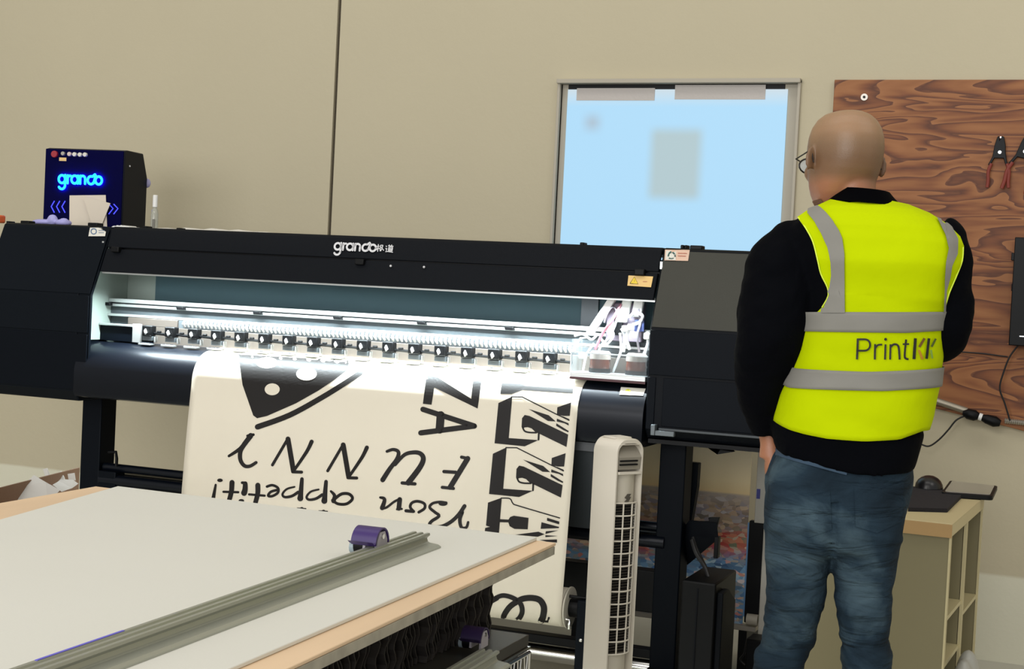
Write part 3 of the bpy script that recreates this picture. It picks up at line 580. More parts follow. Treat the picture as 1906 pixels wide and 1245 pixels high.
S([(268, 666), (368, 672), (405, 728), (470, 756), (945, 896)], 14, *B, True)
G([(255, 910), (355, 915), (355, 948), (250, 945)], *B); G([(350, 920), (372, 885), (415, 870), (585, 895), (575, 1028), (420, 1022), (365, 990), (350, 945)], *B)
G([(800, 893), (942, 938), (940, 970), (798, 928)], *B); G([(735, 945), (940, 1000), (935, 1014), (725, 1022)], *B); G([(785, 1050), (930, 1040), (780, 1082)], *B); G([(780, 1095), (925, 1105), (780, 1118)], *B)
G([(430, 1090), (700, 1055), (772, 1085), (690, 1114)], *B); G([(710, 1150), (915, 1145), (915, 1182), (800, 1172)], *B)
# FUNNY (upside down)
S([(600, 210), (535, 300), (470, 375), (400, 425), (320, 475)], [66, 34], *Cc); S([(600, 215), (500, 350), (465, 430), (470, 530), (520, 600), (590, 605), (670, 558)], [66, 40], *Cc); S([(560, 215), (635, 200)], 36, *Cc, False)
for dx, dy in ((0, 0), (102.8, 11)):
    o_ = (Cc[0]+dx, Cc[1]+dy, Cc[2])
    S([(880, 590), (1080, 250)], 38, *o_, False); S([(1080, 255), (1150, 665)], 64, *o_, False); S([(1140, 678), (1255, 682)], 40, *o_, False); S([(1165, 650), (1320, 420), (1385, 290)], [36, 54], *o_)
S([(455, 340), (520, 320), (575, 345), (560, 420), (480, 530), (410, 640)], [30, 52], *D); S([(540, 480), (640, 375), (740, 350), (810, 365), (838, 420), (800, 510), (680, 670)], [34, 62], *D); S([(615, 672), (750, 682)], 36, *D, False)
S([(1240, 400), (1310, 415)], 34, *D, False); S([(1305, 415), (1120, 718)], 56, *D, False); S([(1055, 552), (1180, 560)], 36, *D, False); S([(1037, 718), (1155, 730)], 34, *D, False)
# "Bon appetit!" (upside down)
S([(385, 825), (430, 845), (405, 935)], [26, 50], *D); S([(400, 940), (450, 930), (530, 870), (592, 840)], 26, *D); S([(590, 845), (580, 940)], 50, *D, False); S([(560, 950), (612, 945)], 22, *D, False)
S([(655, 965), (735, 972)], 34, *D, False); S([(735, 972), (700, 925), (720, 880), (780, 865), (848, 890), (850, 940), (790, 980)], 30, *D)
INK.append(disc2((D[0]+1045/D[2], D[1]+888/D[2]), 8.5, 4.6)); S([(1080, 880), (1010, 872), (935, 888), (905, 930), (960, 980), (1003, 1020), (925, 1075), (905, 1115), (960, 1135), (1040, 1127), (1130, 1080), (1210, 1005), (1272, 915)], [26, 42], *D)
S([(1245, 980), (1222, 1060), (1240, 1140), (1290, 1140), (1310, 1085)], [44, 26], *D)
S([(150, 845), (115, 1040)], [28, 52], *Cc, False); INK.append(disc2((380+205/6.915, 780+787/6.915), 5.2, 3.3))
S([(360, 815), (352, 930), (325, 1040)], [66, 60], *Cc); S([(250, 935), (440, 940)], 30, *Cc, False)
S([(490, 818), (540, 822)], 36, *Cc, False); S([(530, 830), (528, 900), (515, 950)], [60, 78], *Cc); INK.append(disc2((380+480/6.915, 780+1050/6.915), 5.2, 3.2))
S([(692, 850), (690, 960), (660, 1078)], [66, 60], *Cc); S([(580, 968), (780, 985)], 30, *Cc, False)
S([(810, 868), (880, 850), (950, 885), (950, 945), (880, 990), (825, 985), (860, 935), (940, 912)], 34, *Cc)
for dx, dy in ((0, 0), (310/6.915, 33/6.915)):
    o_ = (Cc[0]+dx, Cc[1]+dy, Cc[2]); S([(1260, 770), (1245, 950), (1238, 1020)], [46, 78], *o_); S([(1210, 940), (1130, 990), (1040, 1003), (1010, 965), (1065, 900), (1165, 872)], [40, 24], *o_)
Eo = (500, 900, 3.404); S([(395, 48), (418, 75), (412, 110)], [14, 30], *Eo); S([(405, 105), (440, 128), (495, 128), (532, 95), (510, 66), (462, 66), (415, 100)], [18, 20], *Eo)
for q in (0, 1): S([(1200+278*q, 1145+35*q), (1310+278*q, 1152+35*q)], 14, *Cc, False); S([(1258+280*q, 1155+35*q), (1258+280*q, 1185+30*q)], 50, *Cc, False)
# ZA
Z3 = (680, 500, 3.404)
G([(385, 700), (445, 705), (420, 862), (365, 856)], *Z3); G([(392, 676), (460, 690), (715, 852), (712, 886), (400, 735)], *Z3); G([(682, 715), (738, 705), (712, 886), (668, 862)], *Z3)
A4 = (340, 680, 2.508)
S([(1122, 205), (1362, 283)], 25, *A4, False); S([(1362, 283), (1112, 315)], 25, *A4, False); S([(1205, 232), (1200, 300)], 38, *A4, False)
# pizza slice
G([(1000, 600), (1030, 800), (1100, 1000), (1125, 1018), (1190, 1003), (1380, 920), (1530, 835), (1620, 775), (1705, 712), (1740, 640)], 160, 490, 3.53)
S([(350, 287), (500, 232), (650, 150), (760, 82), (830, 35)], [26, 24], *A4)
# "m" on the roll
K = (780, 1080, 5.956)
S([(850, 195), (930, 168), (1030, 190), (1120, 250), (1145, 340), (1110, 420), (1040, 458), (965, 450), (938, 400), (1000, 300), (1080, 240), (1150, 205), (1250, 195), (1340, 220), (1385, 300), (1375, 400), (1355, 445)], [50, 74], *K)
S([(1355, 450), (1425, 455), (1440, 415)], 24, *K, False); S([(800, 235), (865, 200)], 50, *K, False)
decal(INK, BB, .0009, 9).build('printed_artwork', MT['ink'], bn, smooth=0)
for d_ in (disc2((160+1450/3.53, 490+728/3.53), 19, 12), disc2((160+1225/3.53, 490+828/3.53), 14, 11), disc2((160+1190/3.53, 490+655/3.53), 20, 10)): decal([d_], BB, .0014, 9).build('printed_dot', MT['paper'], bn, smooth=0)

# ================================================================== CONTROL TOWER
zt = P(85, 274, 5.10); zr = P(233, 279, 5.16)
dirx = (Vector((zr.x, zr.y, 0))-Vector((zt.x, zt.y, 0))); wdt = dirx.length; ang = math.atan2(dirx.y, dirx.x)
ct = thing('control_tower', 'black electronics tower with glowing blue lettering at the left end of the printer', 'control box', (zt.x, zt.y, 1.476), ang)
Mt = WLD[ct.name]; hT = zt.z-1.476
def L(x, y, z): return Mt@Vector((x, y, z))
mb = MB(); dp = .215
mb.prism([(0, 0), (0, hT-.006), (dp*.12, hT), (dp*.78, hT), (dp, hT-.10), (dp, 0)], 'x', 0, wdt, Mt); mb.build('housing', mat('tower_side', '12151d', .5, spec=.12), ct, bevel=.004)
mb = MB(); mb.box(.004, wdt-.004, -.006, 0, .002, hT-.006, Mt); mb.build('front_panel', mat('dark_acrylic_panel', '040434', .55, spec=.03), ct, bevel=.002)
kx = wdt/148.; 
def tw(u, v):      # tower-front coordinates from the traced drawing
    return (u-85-(v-274)*(-5/144.))*kx, hT-(v-274-(u-85)*(5/148.))*hT/(144.)
def twp(polys, d): return flat3([[tw(*p) for p in poly] for poly in polys], lambda x, z, dd: L(x, -.006-d-dd, z), .0015)
bl = mat('neon_cyan', '20c8ff', .3, emit='16c4ff', estr=1.5); hb = mat('halo_led', '0510c0', .3, emit='0a10ff', estr=30); cv = mat('chevron_blue', '3a3cff', .3, emit='3f46ff', estr=1.1)
A_ = px_affine((111.5, 340), (14.2, .4), (0.3, -16.5))
gl = grando(0, 0, 1)
halo = [q for poly in [ribbon2([(110, 333), (150, 331), (202, 332)], 34, False)] for q in poly]
twp([[A_(p) for p in poly] for poly in gl], .0095).build('glowing_lettering', bl, ct, smooth=0)
def fat(polys_px, k): 
    out = []
    for poly in polys_px:
        c = sum((Vector(p) for p in poly), Vector((0, 0)))/len(poly); out.append([c+(Vector(p)-c)*k+((Vector(p)-c).normalized()*1.7) for p in poly])
    return out
twp([[A_(p) for p in poly] for poly in gl], .006).build('halo_light', hb, ct, smooth=0)
ch = []
for u in (98, 108, 118): ch += ribbon2([(u+6, 371), (u, 381), (u+6, 392)], 1.8, False, False)
for u in (205, 214): ch += ribbon2([(u, 376), (u+8, 384), (u, 394)], 1.8, False, False)
twp(ch, .001).build('glowing_chevrons', cv, ct, smooth=0)
def knob(u, v, r, m, name): x, z = tw(u, v); mb = MB(); mb.cyl(L(x, -.004, z), L(x, -.018, z), r, 20); mb.build(name, m, ct, bevel=.002)
knob(104.5, 287, .014, mat('emergency_red', '9c1d2c', .4), 'emergency_button')
knob(120.5, 286, .0085, mat('key_metal', 'a9a49c', .35, metal=.5), 'key_switch')
for u, v in ((132.5, 287), (142, 287.5), (152, 288), (161.5, 288)): knob(u, v, .0088, mat('button_cream', 'd0bdb8', .4) if u < 133 else MT['label'], 'push_button')
x, z = tw(119, 296); mb = MB(); mb.box(x-.016, x+.016, -.0085, -.006, z-.007, z+.007, Mt); mb.build('small_label', MT['labely'], ct)
mb = MB(); mb.sph(L(wdt+.001, .045, hT-.063), .004); mb.build('side_screw', MT['lettergrey'], ct)
mb = MB(); mb.sph(L(wdt-.004, dp+.004, hT-.12), .02, .008, .02); mb.build('rear_vent', mat('vent_lilac', '9a96b8', .5), ct)
# papers stuck on / leaning against the tower
def leaf(name, label, quad, y, m, thick=.002):
    ps = [L(*((tw(u, v)[0],)+(-y,)+(tw(u, v)[1],))) for u, v in quad]; ps = [Vector(p) for p in ps]; nn = (Mt.to_3x3()@Vector((0, -1, 0)))*thick
    mb = MB(); mb.add(ps+[p+nn for p in ps], [(0, 1, 2, 3), (7, 6, 5, 4), (0, 4, 5, 1), (1, 5, 6, 2), (2, 6, 7, 3), (3, 7, 4, 0)]); return tag(mb.build(name, m, smooth=0), label, 'paper')
pm = mat('note_paper', 'd8cdbb', .7, bump=.1, bscale=12)
leaf('paper_sheet', 'square cream paper sheet leaning on the front of the blue-lit tower', [(133, 418), (133, 361), (200, 360), (203, 418)], .010, pm)
leaf('paper_sheet', 'tilted cream paper in front of the square sheet, its corner pointing right', [(178, 417), (160, 362), (211, 375), (193, 419)], .020, pm)
# things lying on top of the printer
def blob_thing(name, label, cat, lobes, m, vox=.004):
    mb = MB()
    for c, r in lobes: mb.sph(c, *r)
    o = mb.build(name, m); remesh(o, vox, 4); return tag(o, label, cat)
g0 = P(80, 415, 4.85); g1 = P(118, 415, 4.85); g2 = P(98, 405, 4.85)
blob_thing('rubber_glove', 'crumpled lilac rubber glove lying on the left end of the printer', 'glove', [((g0.x, 4.85, 1.487), (.05, .03, .013)), ((g1.x, 4.85, 1.488), (.035, .03, .015)), ((g2.x, 4.85, 1.496), (.022, .02, .024)), ((g1.x+.01, 4.84, 1.495), (.02, .015, .012)), ((g0.x-.05, 4.86, 1.480), (.02, .02, .008))], MT['glove'])
b0 = P(287, 423, 4.9)
sb = thing('spray_bottle', 'small clear spray bottle standing on the printer right of the tower', 'bottle', (b0.x, 4.9, 1.476))
zz = lambda v: P(287, v, 4.9).z
mb = MB(); mb.tube([(b0.x, 4.9, 1.4765), (b0.x, 4.9, 1.480), (b0.x, 4.9, zz(398)), (b0.x, 4.9, zz(390)), (b0.x, 4.9, zz(386))], [.012, .0145, .0145, .011, .006], 20); mb.build('bottle_body', clear_mat('bottle_clear', 'b9b9ac', .15, .6), sb)
mb = MB(); mb.cyl((b0.x, 4.9, zz(386)), (b0.x, 4.9, zz(363)), .0095, 16); mb.build('bottle_cap', MT['white'], sb, bevel=.002)
mb = MB(); mb.box(b0.x+.001, b0.x+.012, 4.884, 4.886, 1.478, zz(408)); mb.build('bottle_label', mat('label_grey', '77756c', .5), sb)
def pad(name, label, u0, u1, y, h, m):
    a = P(u0, 425, y); c = P(u1, 425, y); mb = MB(); n = 14; rings = []
    for i in range(n+1):
        x = a.x+(c.x-a.x)*i/n; zt_ = 1.4765+h*(.35+.65*abs(math.sin(i*1.1)))*math.sin(math.pi*min(max(i/n, .04), .96))**.4
        rings.append([Vector((x, y-.04, 1.4765)), Vector((x, y+.04, 1.4765)), Vector((x, y+.035, zt_)), Vector((x, y-.035, zt_))])
    mb.loft(rings); return tag(mb.build(name, m), label, 'paper')
pad('crumpled_tissue', 'small white tissue lying on the printer in front of the tower', 218, 252, 4.84, .010, MT['white'])
pad('paper_strip', 'long flattened white paper strip lying on top of the printer', 290, 520, 4.92, .014, mat('strip_white', 'cfcabd', .6))

# ================================================================== WORK TABLE WITH BOARDS
TZ = .82
c_tr = PZ(1035, 1010, TZ); c_r2 = PZ(530, 1246, TZ); c_tl = PZ(178, 905, TZ); c_l2 = PZ(0, 938, TZ)
rt = (c_r2-c_tr).normalized(); lt = (c_l2-c_tl).normalized()
# white board lying on a pine panel
wb_tr = PZ(1010, 1012, TZ+.012); wb_r2 = PZ(500, 1242, TZ+.012)
def on_line(p, d, y): return p+d*((y-p.y)/d.y)
YN = 1.15                       # near end, behind the bottom of the frame
pine = thing('pine_panel', 'pale pine panel under the white board, its wood edge showing on both sides', 'wood panel', (-1.55, 2.0, TZ-.02))
corners = [c_tl, c_tr, on_line(c_tr, rt, YN), on_line(c_tl, Vector((.012, -1, 0)), YN)]
mb = MB(); mb.prism([(p.x, p.y) for p in corners], 'z', TZ-.006, TZ); mb.build('panel', MT['wood'], pine, bevel=.0015)
mb = MB(); k = [c_tr+Vector((.0015, -.0, 0)), on_line(c_tr, rt, YN)+Vector((.0015, 0, 0))]; mb.prism([(k[0].x-.02, k[0].y-.01), (k[0].x, k[0].y-.01), (k[1].x, k[1].y), (k[1].x-.02, k[1].y)], 'z', TZ-.022, TZ-.0062); mb.build('grey_edge_strip', mat('edge_strip', 'a39d8e', .6, var=.15, vscale=30), pine)
w1 = PZ(215, 906, TZ+.006); w2 = PZ(0, 967, TZ+.006)
ld = (w2-w1).normalized()
board = [w1+Vector((0, .0, 0)), Vector((c_tr.x-.04, c_tr.y-.004, 0)), on_line(c_tr, rt, YN)-Vector((.055, 0, 0)), on_line(w1, Vector((.02, -1, 0)), YN)]
board[0] = Vector((w1.x, c_tl.y-.003, 0)); board[3] = on_line(w2, (w2-w1), YN); 
mb = MB(); mb.prism([(p.x, p.y) for p in board], 'z', TZ+.0003, TZ+.007); wb = mb.build('foam_board', mat('white_board', 'dcdbd2', .6, bump=.03, bscale=200, var=.012, vscale=2), bevel=.0015)
tag(wb, 'large off-white board lying flat on the pine panel in the foreground', 'board')
# straightedge rail with purple cutter
ra = PZ(785, 1003, TZ+.02); rb = PZ(105, 1246, TZ+.02); rd = (ra-rb).normalized(); rn = Vector((-rd.y, rd.x, 0))       # rn points left (-x)
if rn.x > 0: rn = -rn
rl = thing('cutting_rail', 'long aluminium cutting rail with a purple cutter lying across the white board', 'cutting ruler', (ra.x, ra.y, TZ+.0072))
def rail(parent, p0, p1, nrm, z0, m):
    # cross-section in (offset to the right of the rail, height)
    sec = [(-.022, 0), (.040, 0), (.040, .003), (.034, .006), (.016, .008), (.013, .010), (.011, .016), (.017, .022), (.016, .026), (.010, .026), (.008, .022), (.004, .022), (.002, .026), (-.004, .026), (-.006, .022), (-.010, .022), (-.012, .026), (-.018, .026), (-.020, .022), (-.014, .014), (-.022, .004)]
    R0 = [Vector((p0.x, p0.y, z0))-nrm*a+Vector((0, 0, b)) for a, b in sec]; R1 = [Vector((p1.x, p1.y, z0))-nrm*a+Vector((0, 0, b)) for a, b in sec]
    mb = MB(); mb.loft([R0, R1]); return mb.build('rail_extrusion', m, parent, smooth=20)
raM = mat('rail_aluminium', 'a9aba0', .38, metal=.55, bump=.06, bscale=120)
far = Vector((ra.x, ra.y, 0))+rd*.0; near = rb-rd*.35
rail(rl, far, near, rn, TZ+.0072, raM)
# purple cutter head
def cutter(parent, c, d, nrm, z0, pur, s=1.):
    def Q(a, b, h): return Vector((c.x, c.y, z0))+d*a*s-nrm*b*s+Vector((0, 0, h*s))      # a along rail, b right, h up
    n = 12; sec = [(.016*math.cos(math.pi*(.98-.96*i/n))*1.9, .024+.030*math.sin(math.pi*(.98-.96*i/n))) for i in range(n+1)]
    ring = sec+[(x*.90, z-.003) for x, z in reversed(sec)]
    mb = MB(); mb.loft([[Q(a, b, h) for a, h in ring] for b in (-.046, .004)]); mb.prism
    top = mb.build('purple_hood', pur, parent)
    mb = MB(); mb.add([Q(-.034, -.046, .026), Q(-.034, .004, .026), Q(-.026, .004, .030), Q(-.026, -.046, .030), Q(-.044, -.046, .032), Q(-.044, .004, .032)], [(0, 1, 2, 3), (0, 1, 5, 4)]); mb.build('hood_lip', pur, parent)
    cheek = [(-.022, .008), (.024, .008), (.023, .030), (.012, .046), (-.010, .046), (-.020, .030)]
    mb = MB(); 
    for b0, b1 in ((-.002, .003), (-.026, -.021)): mb.loft([[Q(a, b, h) for a, h in cheek] for b in (b0, b1)])
    mb.build('side_cheek', mat('cheek_grey', '9c969c', .4), parent)
    mb = MB(); mb.cyl(Q(0, .003, .038), Q(0, .006, .038), .005*s, 14); mb.build('axle_bolt', MT['chrome'], parent)
    mb = MB(); mb.cyl(Q(-.004, -.045, .020), Q(-.004, -.026, .020), .018*s, 18); mb.build('black_roller', MT['black2'], parent)
    mb = MB(); mb.cyl(Q(-.004, -.056, .014), Q(-.004, -.046, .014), .012*s, 18); mb.build('end_wheel', mat('wheel_grey', '8d9ba0', .4), parent)
pur = mat('purple_plastic', '36205f', .42)
cc = PZ(707, 1036, TZ+.012)
cutter(rl, cc, rd, rn, TZ+.012, pur, .98)
bs0 = PZ(160, 1222, TZ+.034); 
mb = MB(); q0 = near+rd*(rb-near).dot(rd); q0 = Vector((rb.x, rb.y, 0)); q1 = q0+rd*.16
mb.loft([[Vector((q.x, q.y, TZ+.0072))-rn*a+Vector((0, 0, b)) for a, b in ((-.017, .0262), (-.013, .0262), (-.013, .0268), (-.017, .0268))] for q in (q0-rd*.02, q1)]); mb.build('blue_reflection_strip', mat('reflection_blue', '6a63d8', .4), rl)  # blue reflection on the rail, made as a thin coloured strip

DZ = .65; DY = PZ(985, 1181, DZ).y; DX = PZ(985, 1181, DZ).x
# dark bundle of wavy-edged sheets standing under the panel
mb = MB(); n = 96; y0 = DY+.0; 
random.seed(11)
for i in range(n):
    y = y0-i*.0165+random.uniform(-.003, .003); xr = -1.090+random.uniform(-.012, .002); ph = random.uniform(0, .5)+i*.35
    pts = []; m = 14
    for j in range(m+1):
        z = DZ+.001+(TZ-.023-DZ-.001)*j/m; off = .007*math.sin(j*1.35+ph)+.03*(j/m-.5)*.5+random.uniform(-.0015, .0015); pts.append((y+off, z))
    th = .0035
    mb.prism([(p[0], p[1]) for p in pts]+[(p[0]+th, p[1]) for p in reversed(pts)], 'x', xr-.05, xr)
mb.box(-2.05, -1.13, 1.2, DY-.01, DZ+.001, TZ-.023)
bu = mb.build('sheet_bundle', [mat('wavy_dark_card', '3a3633', .6, spec=.3)], smooth=0); tag(bu, 'dark bundle of thin wavy-edged sheets packed under the pine panel', 'bundle', kind='stuff')
# lower black table
tb = thing('black_work_table', 'black-topped work table carrying the boards in the foreground', 'table', (-1.5, 2.1, 0))
ty1 = DY; tx1 = DX
mb = MB(); mb.box(-2.25, tx1+.0, 1.1, ty1, DZ-.022, DZ); mb.build('table_top', mat('black_table_top', '34332f', .45), tb, bevel=.002)
mb = MB(); mb.box(-2.22, tx1-.01, 1.13, ty1-.03, DZ-.10, DZ-.023); mb.build('apron_frame', MT['black2'], tb)
for x, y in ((-2.2, ty1-.08), (tx1-.07, ty1-.08), (-2.2, 1.16), (tx1-.07, 1.16)): mb = MB(); mb.box(x, x+.05, y, y+.05, 0, DZ-.10); mb.build('leg', MT['black2'], tb)
mb = MB(); mb.box(tx1-.012, tx1+.004, 1.1, ty1, DZ-.028, DZ-.0225); mb.build('steel_edge', MT['chrome'], tb)
# wire basket clutter under the table edge
bk = thing('wire_basket', 'wire basket of metal odds and ends under the edge of the black table', 'basket', (tx1-.12, ty1-.3, DZ-.17))
mb = MB(); x = tx1+.006
for i in range(26): y = ty1-.02-i*.035; mb.tube([(x, y, DZ-.16), (x, y-.018, DZ-.035)], .0025, 6); mb.tube([(x, y-.018, DZ-.16), (x, y, DZ-.035)], .0025, 6)
mb.tube([(x, ty1-.01, DZ-.16), (x, ty1-.95, DZ-.16)], .004, 6); mb.tube([(x, ty1-.01, DZ-.032), (x, ty1-.95, DZ-.032)], .004, 6)
mb.tube([(x, ty1-.01, DZ-.16), (x, ty1-.01, DZ-.032)], .004, 6)
mb.build('wire_side', MT['chrome'], bk)
mb = MB(); mb.box(tx1-.2, tx1-.0, ty1-.95, ty1-.02, DZ-.168, DZ-.162); mb.build('wire_floor', MT['alu2'], bk)
# lower cutting rail on the table
u0 = PZ(918, 1216, DZ+.02); u1 = PZ(800, 1252, DZ+.02); d2 = (u0-u1).normalized(); d2 = Vector((rd.x, rd.y, 0)).normalized(); 
n2 = Vector((-d2.y, d2.x, 0)); n2 = -n2 if n2.x > 0 else n2
r2 = thing('cutting_rail', 'second cutting rail with a dark purple head lying on the black table below', 'cutting ruler', (u0.x, u0.y, DZ+.0005))
e0 = Vector((u0.x-.005, u0.y, 0)); rail(r2, e0, e0-d2*1.1, n2, DZ+.0005, raM)
cutter(r2, PZ(899, 1207, DZ+.01), d2, n2, DZ+.006, mat('dark_purple', '2b1d45', .45), .8)

# ================================================================== TOWER FAN
fc = P(1150, 1000, 3.80); va = math.atan2(fc.x, fc.y)       # viewing direction to the fan
fz = -va+math.radians(41)
fn = thing('tower_fan', 'cream tower fan standing between the table and the printer', 'fan', (fc.x-.012, 3.80, 0), fz)
Mf = WLD[fn.name]
def outline(w, h, r, zb=.03, n=8): return [(-w, zb)]+[(-w+r-r*math.cos(math.radians(a)), h-r+r*math.sin(math.radians(a))) for a in [90*i/n for i in range(n+1)]]+[(w-r+r*math.sin(math.radians(a)), h-r+r*math.cos(math.radians(a))) for a in [90*i/n for i in range(n+1)]]+[(w, zb)]
HF = P(1150, 813, 3.80).z
hw = .047; 
o1 = outline(hw, HF, .033); o2 = outline(hw-.006, HF-.012, .027, .05)
def fr_(x, y, z): return Mf@Vector((x, y, z))
mb = MB(); yb, yf = .055, -.050
ro = [[fr_(x, y, z) for x, z in o] for o, y in ((outline(hw-.01, HF-.008, .03), yb), (o1, yb-.015), (o1, yf+.006), (outline(hw-.002, HF-.002, .034), yf))]
mb.loft(ro, cap=False)
# front rim then recessed well
n_ = len(o1); k0 = len(mb.v); mb.v += [fr_(x, yf, z) for x, z in outline(hw-.002, HF-.002, .034)]+[fr_(x, yf, z) for x, z in o2]+[fr_(x, yf+.025, z) for x, z in o2]
for i in range(n_):
    j = (i+1) % n_; mb.f.append((k0+i, k0+j, k0+n_+j, k0+n_+i)); mb.mi.append(0); mb.f.append((k0+n_+i, k0+n_+j, k0+2*n_+j, k0+2*n_+i)); mb.mi.append(0)
mb.f.append(tuple(k0+2*n_+i for i in range(n_))); mb.mi.append(0); mb.f.append(tuple(range(n_))); mb.mi.append(0)
mb.build('housing', MT['fan'], fn)
zf = lambda v: P(1170, v, 3.76).z
wi = hw-.009
def col(z0, z1, r0, name, m, bulge=.020, n=12):
    mb = MB(); ring = [(-wi+2*wi*i/n, yf+.022-bulge*math.sin(math.pi*i/n)**.8) for i in range(n+1)]+[(wi, yf+.03), (-wi, yf+.03)]
    mb.loft([[fr_(x, y, z) for x, y in ring] for z in (z0, z1)]); return mb.build(name, m, fn)
col(zf(938), zf(884), 0, 'front_panel', MT['fan2']); col(.07, zf(1222), 0, 'lower_panel', MT['fan2'])
mb = MB(); mb.box(-wi, wi, yf-.004, yf+.024, zf(884), zf(879), Mf); mb.build('panel_ledge', MT['fan'], fn, bevel=.001)
mb = MB(); mb.prism([(yf+.0, zf(852)), (yf+.024, zf(830)), (yf+.0245, zf(878)), (yf+.004, zf(875))], 'x', -wi, wi, Mf); mb.build('grip_recess', mat('grip_shade', '8f897c', .5), fn)
mb = MB(); mb.box(-wi+.004, wi-.012, yf-.002, yf+.002, zf(860), zf(857), Mf); mb.box(-wi+.004, wi-.012, yf-.002, yf+.002, zf(867), zf(864), Mf); mb.build('grip_slot', MT['black2'], fn)
mb = MB(); mb.box(-wi, wi, yf-.001, yf+.024, zf(829), HF-.014, Mf); mb.build('top_bridge', MT['fan'], fn, bevel=.002)
# badge
bz = zf(928); mb = MB(); mb.prism([(-.010, bz), (-.002, bz+.010), (.010, bz+.010), (.004, bz+.003), (.010, bz+.002), (.002, bz-.010), (-.010, bz-.010), (-.003, bz-.004)], 'y', yf-.0005, yf+.003, Mf); mb.build('badge', mat('badge_grey', '4a453d', .4), fn)
# dark grille well, fine louvres and the white bars
mb = MB(); mb.box(-wi, wi, yf+.020, yf+.024, zf(1222), zf(938), Mf); mb.build('grille_back', mat('grille_dark', '15130f', .6), fn)
mb = MB(); z = zf(1221)
while z < zf(940): mb.box(-wi, wi*.9, yf+.010, yf+.020, z, z+.002, Mf); z += .0075
mb.build('louvres', mat('louvre_brown', '3a342c', .5), fn)
mb = MB()
for i in range(13):
    z = zf(938)+(zf(1222)-zf(938))*i/12; mb.tube([fr_(-wi+2*wi*j/10, yf+.010-.012*math.sin(math.pi*j/10), z-.002*0) for j in range(11)], .0022, 6)
for x in (-wi+.001, -.014, .016, wi-.001): mb.tube([fr_(x, yf+.010-.012*math.sin(math.pi*(x+wi)/(2*wi)), zf(1222)), fr_(x, yf+.010-.012*math.sin(math.pi*(x+wi)/(2*wi)), zf(938))], .0022, 6)
mb.build('grille_bars', MT['fan'], fn)
mb = MB(); mb.tube([fr_(0, 0, 0), fr_(0, 0, .02), fr_(0, 0, .03)], [.14, .14, .08], 32); mb.build('round_base', MT['fan'], fn)
mb = MB(); mb.box(-.03, .03, -.02, .03, HF-.004, HF+.002, Mf); mb.build('top_cap', MT['fan'], fn, bevel=.003)

# ================================================================== POSTER BEHIND THE PRINTER
city = bpy.data.materials.new('city_photo_print'); city.use_nodes = True; nt = city.node_tree; b = nt.nodes['Principled BSDF']; b.inputs['Roughness'].default_value = .5
tc = nt.nodes.new('ShaderNodeTexCoord'); sp = nt.nodes.new('ShaderNodeSeparateXYZ'); nt.links.new(tc.outputs['Object'], sp.inputs[0])
mp = nt.nodes.new('ShaderNodeMapping'); mp.inputs['Scale'].default_value = (1., 1, 2.0); nt.links.new(tc.outputs['Object'], mp.inputs[0])
nz = nt.nodes.new('ShaderNodeTexNoise'); nz.inputs['Scale'].default_value = 9; nz.inputs['Detail'].default_value = 4; nt.links.new(mp.outputs[0], nz.inputs[0])
va_ = nt.nodes.new('ShaderNodeVectorMath'); va_.operation = 'MULTIPLY_ADD'; va_.inputs[1].default_value = (.06, .06, .06); nt.links.new(nz.outputs[1], va_.inputs[0]); nt.links.new(mp.outputs[0], va_.inputs[2])
cols = None
vo = nt.nodes.new('ShaderNodeTexVoronoi'); vo.inputs['Scale'].default_value = 42; nt.links.new(va_.outputs[0], vo.inputs[0])
sv = nt.nodes.new('ShaderNodeSeparateColor'); nt.links.new(vo.outputs['Color'], sv.inputs[0])
vb = nt.nodes.new('ShaderNodeTexVoronoi'); vb.inputs['Scale'].default_value = 9; nt.links.new(va_.outputs[0], vb.inputs[0]); sb_ = nt.nodes.new('ShaderNodeSeparateColor'); nt.links.new(vb.outputs['Color'], sb_.inputs[0])
warm = ramp(nt, [(0, '6a645f'), (.25, 'c0a387'), (.45, '958e98'), (.6, 'e2c59c'), (.75, '7d6a5e'), (.9, 'd4cfd2'), (1, 'a97c63')], sv.outputs[0])
cool = ramp(nt, [(0, '3b5f8a'), (.22, '86b8dd'), (.42, '4170ae'), (.58, 'bcd8e8'), (.72, '4c7296'), (.86, 'e8d2b4'), (.93, 'd87a72'), (1, 'f0f2f4')], sv.outputs[1])
redr = ramp(nt, [(0, 'e85550'), (.3, 'c04d44'), (.55, 'eb9a74'), (.75, '78856a'), (1, 'f2d2b8')], sv.outputs[2])
def step(lo, hi, src): r = nt.nodes.new('ShaderNodeMapRange'); r.inputs[1].default_value = lo; r.inputs[2].default_value = hi; nt.links.new(src, r.inputs[0]); return r.outputs[0]
def mixc(f, a, c): m = nt.nodes.new('ShaderNodeMix'); m.data_type = 'RGBA'; nt.links.new(f, m.inputs[0]); nt.links.new(a, m.inputs[6]); nt.links.new(c, m.inputs[7]); return m.outputs[2]
jz = nt.nodes.new('ShaderNodeMath'); jz.operation = 'MULTIPLY_ADD'; jz.inputs[1].default_value = .05; nt.links.new(sb_.outputs[0], jz.inputs[0]); nt.links.new(sp.outputs[2], jz.inputs[2])
PY = 5.30; pz0 = P(1390, 1163, PY).z; hzn = P(1300, 915, PY).z-pz0; rlo = P(1300, 1020, PY).z-pz0; rhi = P(1300, 985, PY).z-pz0
c1_ = mixc(step(rlo-.02, rlo+.03, jz.outputs[0]), cool.outputs[0], redr.outputs[0])
c2_ = mixc(step(rhi+.0, rhi+.05, jz.outputs[0]), c1_, warm.outputs[0])
haze = nt.nodes.new('ShaderNodeRGB'); haze.outputs[0].default_value = lin('b8aca0')
c3_ = mixc(step(hzn-.05, hzn+.01, sp.outputs[2]), c2_, haze.outputs[0])
